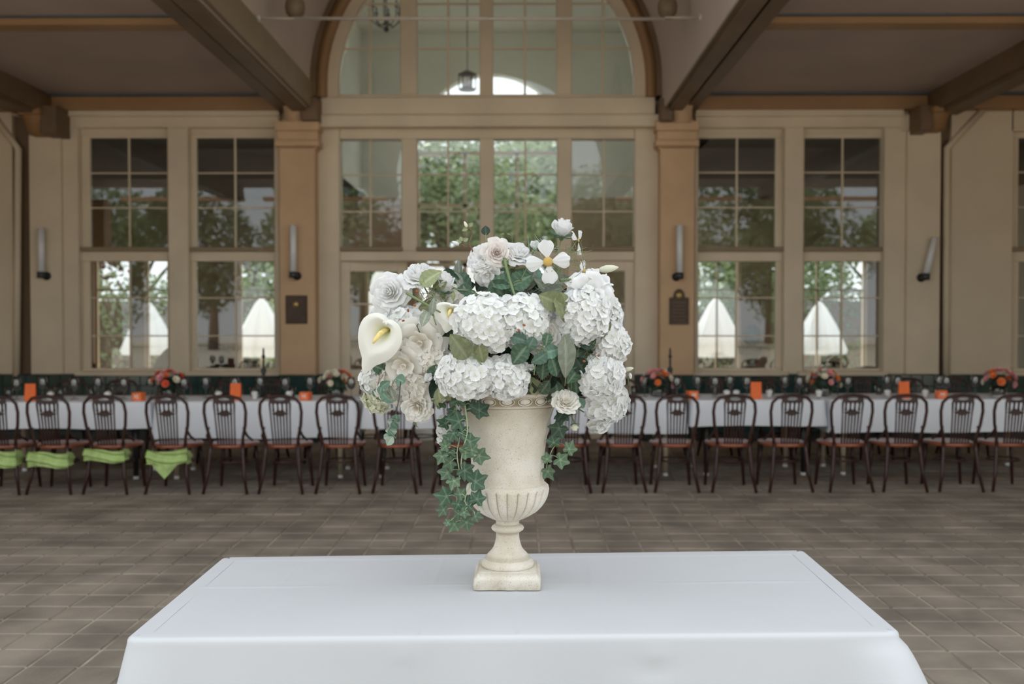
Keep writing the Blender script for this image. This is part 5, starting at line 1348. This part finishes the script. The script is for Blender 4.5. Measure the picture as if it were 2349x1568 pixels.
sprig('green blue rose leaf spray over the urn mouth', [(1225,860),(1232,820),(1248,785),(1235,757),(1195,752),(1162,756)], [(1186,776,42,165,'blue'),(1190,815,56,-130,'rose'),(1215,792,40,-115,'blue'),(1255,780,30,-100,'rose'),(1236,823,42,-140,'blue'),(1268,806,42,10,'blue'),(1278,842,58,-60,'rose'),(1245,852,40,-95,'rose',.02)], dy=-.05)
sprig('long twisted grey leaf beside the rose spray', [(1292,780),(1300,830),(1296,885)], [(1300,822,100,-85,'grey',-.02)], dy=-.04)
sprig('dark green leaves in the shade right of the rose spray', [(1330,790),(1315,840),(1310,900)], [(1322,825,52,-100,'rose'),(1334,842,46,-60,'dark'),(1315,862,46,-120,'rose'),(1322,884,46,-80,'rose'),(1345,812,44,-30,'dark'),(1300,792,50,-140,'dark'),(1340,780,50,160,'dark')], dy=.0)
sprig('dark leaves behind the urn mouth', [(1230,895),(1240,870),(1250,840)], [(1225,880,46,120,'oliveb'),(1250,885,36,60,'rose'),(1278,890,40,100,'rose'),(1262,870,40,80,'dark'),(1215,880,44,100,'dark')], dy=.03)
sprig('olive serrated leaf between the right hydrangeas', [(1360,790),(1375,765),(1388,752)], [(1382,752,52,20,'oliveb'),(1392,742,30,80,'oliveb')], dy=-.03)
sprig('dark leaves in the gap left of the low hydrangeas', [(960,850),(975,830),(990,810)], [(962,838,40,-60,'dark',.03),(978,842,44,-100,'dark',.03),(950,835,36,-140,'dark',.05),(1000,862,48,-95,'rose'),(1014,885,48,-85,'rose'),(1000,892,50,-110,'dark')], dy=.0)
sprig('single leaf left under the large calla lily', [(885,850),(870,845),(855,842)], [(866,842,34,160,'rose'),(872,852,34,190,'olive')], dy=.03)
sprig('pale sage leaves over the lower left cluster', [(905,870),(890,900),(868,925)], [(862,905,30,-110,'blue'),(876,892,24,70,'blue'),(872,925,38,-85,'blue'),(890,910,36,-40,'blue'),(902,900,38,100,'greyround'),(912,872,34,170,'blue'),(886,880,26,30,'blue')], dy=-.05, stem_r=.001)
sprig('hanging sprig with pale folded leaves at the lower left', [(918,875),(915,910),(908,945),(900,975),(893,1008)], [(907,962,24,-100,'blue'),(898,972,32,-165,'pale'),(904,978,22,-70,'blue'),(895,990,30,-170,'pale'),(899,997,26,-60,'blue'),(886,1006,36,-160,'pale'),(892,1012,28,-130,'pale')], Yb=2.86, stem_r=.0016, stem_m='fixture')
sprig('olive leaf hanging under the low carnation', [(955,960),(952,975)], [(952,978,20,-95,'oliveb')], dy=.0)
sprig('sage leaves left of the ivy', [(1030,900),(1012,880),(1000,850)], [(1008,905,34,100,'oliveb'),(1030,905,40,-70,'oliveb'),(1000,930,30,-100,'olive')], dy=-.03)
sprig('red-tipped small leaf near the rim rose', [(1325,920),(1335,925)], [(1335,926,30,-50,'blue')], dy=-.04)
sprig('dark leaf under the rim rose', [(1335,905),(1345,895)], [(1340,895,40,0,'dark'),(1290,950,46,-110,'dark'),(1300,938,36,-150,'dark')], dy=.02)
# lily bud
def pbud(px_, py_, L, wd, ang, lab, m='p_green', dy=0.0):
    Y = YB(px_, py_, dy); p = at(px_, py_, Y); e = empty('flower_bud', p); tag(e, lab, 'flower'); s_ = L*Y/F; a = math.radians(ang); t = Vector((math.cos(a), -.15, math.sin(a)))
    MB().tube([t*s_*k for k in (-.5,-.35,-.1,.2,.4,.5)], [s_*wd*q for q in (.3,.75,1,.8,.4,.05)], 10).build('bud', m, e, True, world=False)
    MB().tube([-t*s_*.5, -t*s_*.5-Vector((.004,-.01,.012)), -t*s_*.5-Vector((.0,-.03,.04))], .002, 6).build('stem', 'stem', e, True, world=False)
pbud(1396, 616, 46, .20, 8, 'pale green pointed lily bud at the upper right', dy=.02)
pbud(1326, 655, 24, .26, 30, 'green bud left of the lily', 'p_green', -.02)
pbud(1442, 846, 24, .22, 12, 'small pale bud poking out at the right edge', 'p_green', -.02)
pbud(1446, 862, 14, .3, -80, 'tiny white drop bud under the right edge bud', 'p_white', -.02)
sprig('thick pale olive stem running to the lily', [(1285,642),(1310,641),(1340,645)], [], dy=-.04, stem_r=.0045)
sprig('arching thin stem above the central hydrangea', [(1042,660),(1050,664),(1080,668),(1112,690)], [(1058,660,38,130,'grey'),(1040,680,20,-90,'olive')], dy=-.02, stem_r=.0018)
# twig with buds at the top left
q = at(1083, 572, YB(1083, 572)); e = empty('budding_twig', q); tag(e, 'bare brown twig with two pale buds at the top left', 'twig'); Yq = YB(1083, 572)
MB().tube([at(x, y, Yq) for x, y in ((1092,600),(1083,572),(1078,564),(1077,555),(1084,538),(1082,528),(1074,519))], [.004,.003,.0028,.0024,.0024,.002,.0022], 6).build('branch', 'twig', e, True)
MB().tube([at(x, y, Yq) for x, y in ((1079,567),(1068,567),(1060,561),(1050,560))], [.0024,.002,.002,.002], 6).build('side_branch', 'twig', e, True)
for (x, y, a, L, m) in ((1068,514,115,15,'p_green'), (1045,557,155,18,'p_white')):
    p = at(x, y, Yq)-q; s_ = L*Yq/F; t = Vector((math.cos(math.radians(a)), 0, math.sin(math.radians(a))))
    MB().tube([p+t*s_*k for k in (-.5,-.2,.1,.35,.5)], [s_*q_ for q_ in (.15,.25,.22,.12,.02)], 8).build('bud', m, e, True, world=False)
for (x, y, a) in ((1072,525,195),(1077,520,60),(1060,553,110),(1064,553,40),(1058,556,150)):
    put('bud_scale', LV['oliveb'], e, leaf_basis(at(x, y, Yq)-q, a, 13*Yq/F, (0,-1,.3)))
sprig('tiny dry twig above the top roses', [(1176,558),(1172,538),(1160,537)], [(1152,536,10,170,'olive'),(1168,536,10,0,'olive')], dy=.02, stem_r=.0006, stem_m='twig')
# feathery tendrils around the cosmos (nobody could count the strands)
rnd = random.Random(11)
def tendrils(px_, py_, n, L, lab, m='l_grey', dy=-.02, sp=30):
    mb = MB(); c = at(px_, py_, YB(px_, py_, dy))
    for i in range(n):
        a = rnd.uniform(0, 2*PI); r = rnd.uniform(.2, 1)*sp/F*3; p = c+Vector((math.cos(a)*r, rnd.uniform(-.02,.02), math.sin(a)*r)); d = Vector((rnd.gauss(0,1), rnd.gauss(0,.4), rnd.gauss(.4,1))).normalized()*L/F*3; b = Vector((rnd.gauss(0,.4), 0, rnd.gauss(0,.4)))*d.length
        mb.tube([p, p+d*.35+b*.3, p+d*.7+b*.8, p+d+b*.9], [.0008,.0007,.0006,.0003], 4, False)
    o = mb.build('feathery_foliage', m, None, True); tag(o, lab, 'foliage', kind='stuff')
tendrils(1310, 590, 46, 30, 'pale feathery strands right of the cosmos', 'l_olive')
tendrils(1240, 575, 30, 26, 'pale feathery strands left above the cosmos', 'l_pale')
tendrils(1275, 650, 40, 30, 'grey feathery strands under the cosmos', 'l_grey')
tendrils(1000, 675, 36, 26, 'olive feathery strands under the upper left rose', 'l_olive', .02)
tendrils(1350, 820, 34, 26, 'brown green wisps in the right gap', 'l_olive', .0)
tendrils(1245, 880, 30, 24, 'brown wisps in the mouth of the urn', 'twig', .02)
tendrils(1430, 800, 16, 16, 'thin wisps at the right edge of the bouquet', 'l_grey', .0, 16)
# dry brown seeds
SD = [(957,668,'under the upper left rose'),(951,700,'under the crossing olive stem'),(936,712,'left of the grey eucalyptus pair'),(925,735,'above the stem of the large calla'),(1202,745,'on the central hydrangea, upper of two'),(1190,757,'on the central hydrangea, lower of two'),(1340,828,'in the right gap, left of two'),(1374,815,'in the right gap, right of two')]
for (x, y, l_) in SD:
    o = MB().ball((0,0,0), .0032, 8, 6, (1,1,1.6)).build('seed_pod', 'brownbit', None, True); o.location = at(x, y, YB(x, y, -.06)); o.rotation_euler = (.4, x, 0); tag(o, 'small rust brown seed pod '+l_, 'seed pod', 'rust brown seed pods in the bouquet')
# ivy trails
sprig('long ivy trail hanging left of the urn, left strand', [(1050,900),(1046,950),(1056,990),(1048,1040),(1054,1090),(1048,1130),(1050,1170),(1060,1195)],
      [(1014,922,34,170,'ivy'),(1042,943,34,-140,'ivyd'),(1023,971,38,150,'ivyd'),(1029,1006,32,-150,'ivy'),(1023,1023,30,160,'ivy'),(1031,1036,34,-100,'ivyd'),(1014,1045,36,-120,'ivy'),(1034,1060,34,-150,'ivy'),(1027,1084,40,170,'ivy'),(1042,1102,36,-110,'ivy'),(1025,1138,46,175,'ivyd'),(1051,1156,34,-60,'ivyd'),(1018,1169,34,175,'ivy'),(1051,1177,28,-90,'ivy'),(1070,1197,34,-80,'ivy'),(1042,1201,34,-120,'ivy'),(1028,1198,18,185,'ivy')], Yb=2.93, stem_r=.0022, stem_m='stempale', name='ivy_trail')
sprig('long ivy trail hanging left of the urn, right strand', [(1062,905),(1068,940),(1072,990),(1062,1030),(1058,1070),(1070,1095),(1078,1110),(1066,1150),(1085,1172)],
      [(1051,917,46,80,'ivyd'),(1081,928,38,-70,'ivyd'),(1099,941,46,30,'ivyd'),(1053,967,46,165,'ivyd'),(1040,993,34,-60,'ivyd'),(1060,990,34,-20,'ivyd'),(1077,1013,38,20,'ivyd'),(1068,1036,40,30,'ivy'),(1099,1045,42,-15,'ivy'),(1082,1032,30,40,'ivy'),(1066,1078,44,-30,'ivyd'),(1090,1104,52,25,'ivyd'),(1055,1134,30,50,'ivy'),(1094,1145,40,70,'ivyd'),(1070,1154,38,10,'ivyd'),(1064,1175,26,-20,'ivy'),(1090,1184,30,-10,'ivy')], Yb=2.90, stem_r=.0022, stem_m='stempale', name='ivy_trail')
sprig('short ivy trail hanging right of the urn', [(1285,925),(1290,960),(1288,1000),(1268,1030),(1256,1060),(1252,1085)],
      [(1289,952,36,-100,'ivyd'),(1283,982,46,-130,'ivyd'),(1270,1015,34,100,'ivyd'),(1305,1030,36,60,'ivy'),(1285,1054,40,-20,'ivy'),(1255,1053,28,100,'ivy'),(1257,1080,36,-60,'ivy')], Yb=3.02, stem_r=.0016, stem_m='stempale', name='ivy_trail')
# filler sprigs inside the bouquet, mostly hidden
rnd = random.Random(5); fills = []
for i in range(30):
    a = i*2.4; r = math.sqrt((i+.5)/30); x, y = 1145+250*r*math.cos(a), 775+155*r*math.sin(a); fills.append((x, y))
for i, (x, y) in enumerate(sorted(fills)):
    L = [(x+rnd.uniform(-28,28), y+rnd.uniform(-24,24), rnd.uniform(36,54), rnd.uniform(0,360), rnd.choice(['rose','dark','rose','oliveb','grey']), rnd.uniform(-.02,.03)) for _ in range(5)]
    s_ = sprig('leafy sprig filling the inside of the big bouquet, mostly hidden', [(x, y+20), (x+rnd.uniform(-12,12), y), (x, y-18)], L, dy=.085, stem_r=.0016, name='filler_sprig')
    s_['group'] = 'hidden filler sprigs of the bouquet'
for o in D_.objects:
    if '_o' in o: del o['_o']
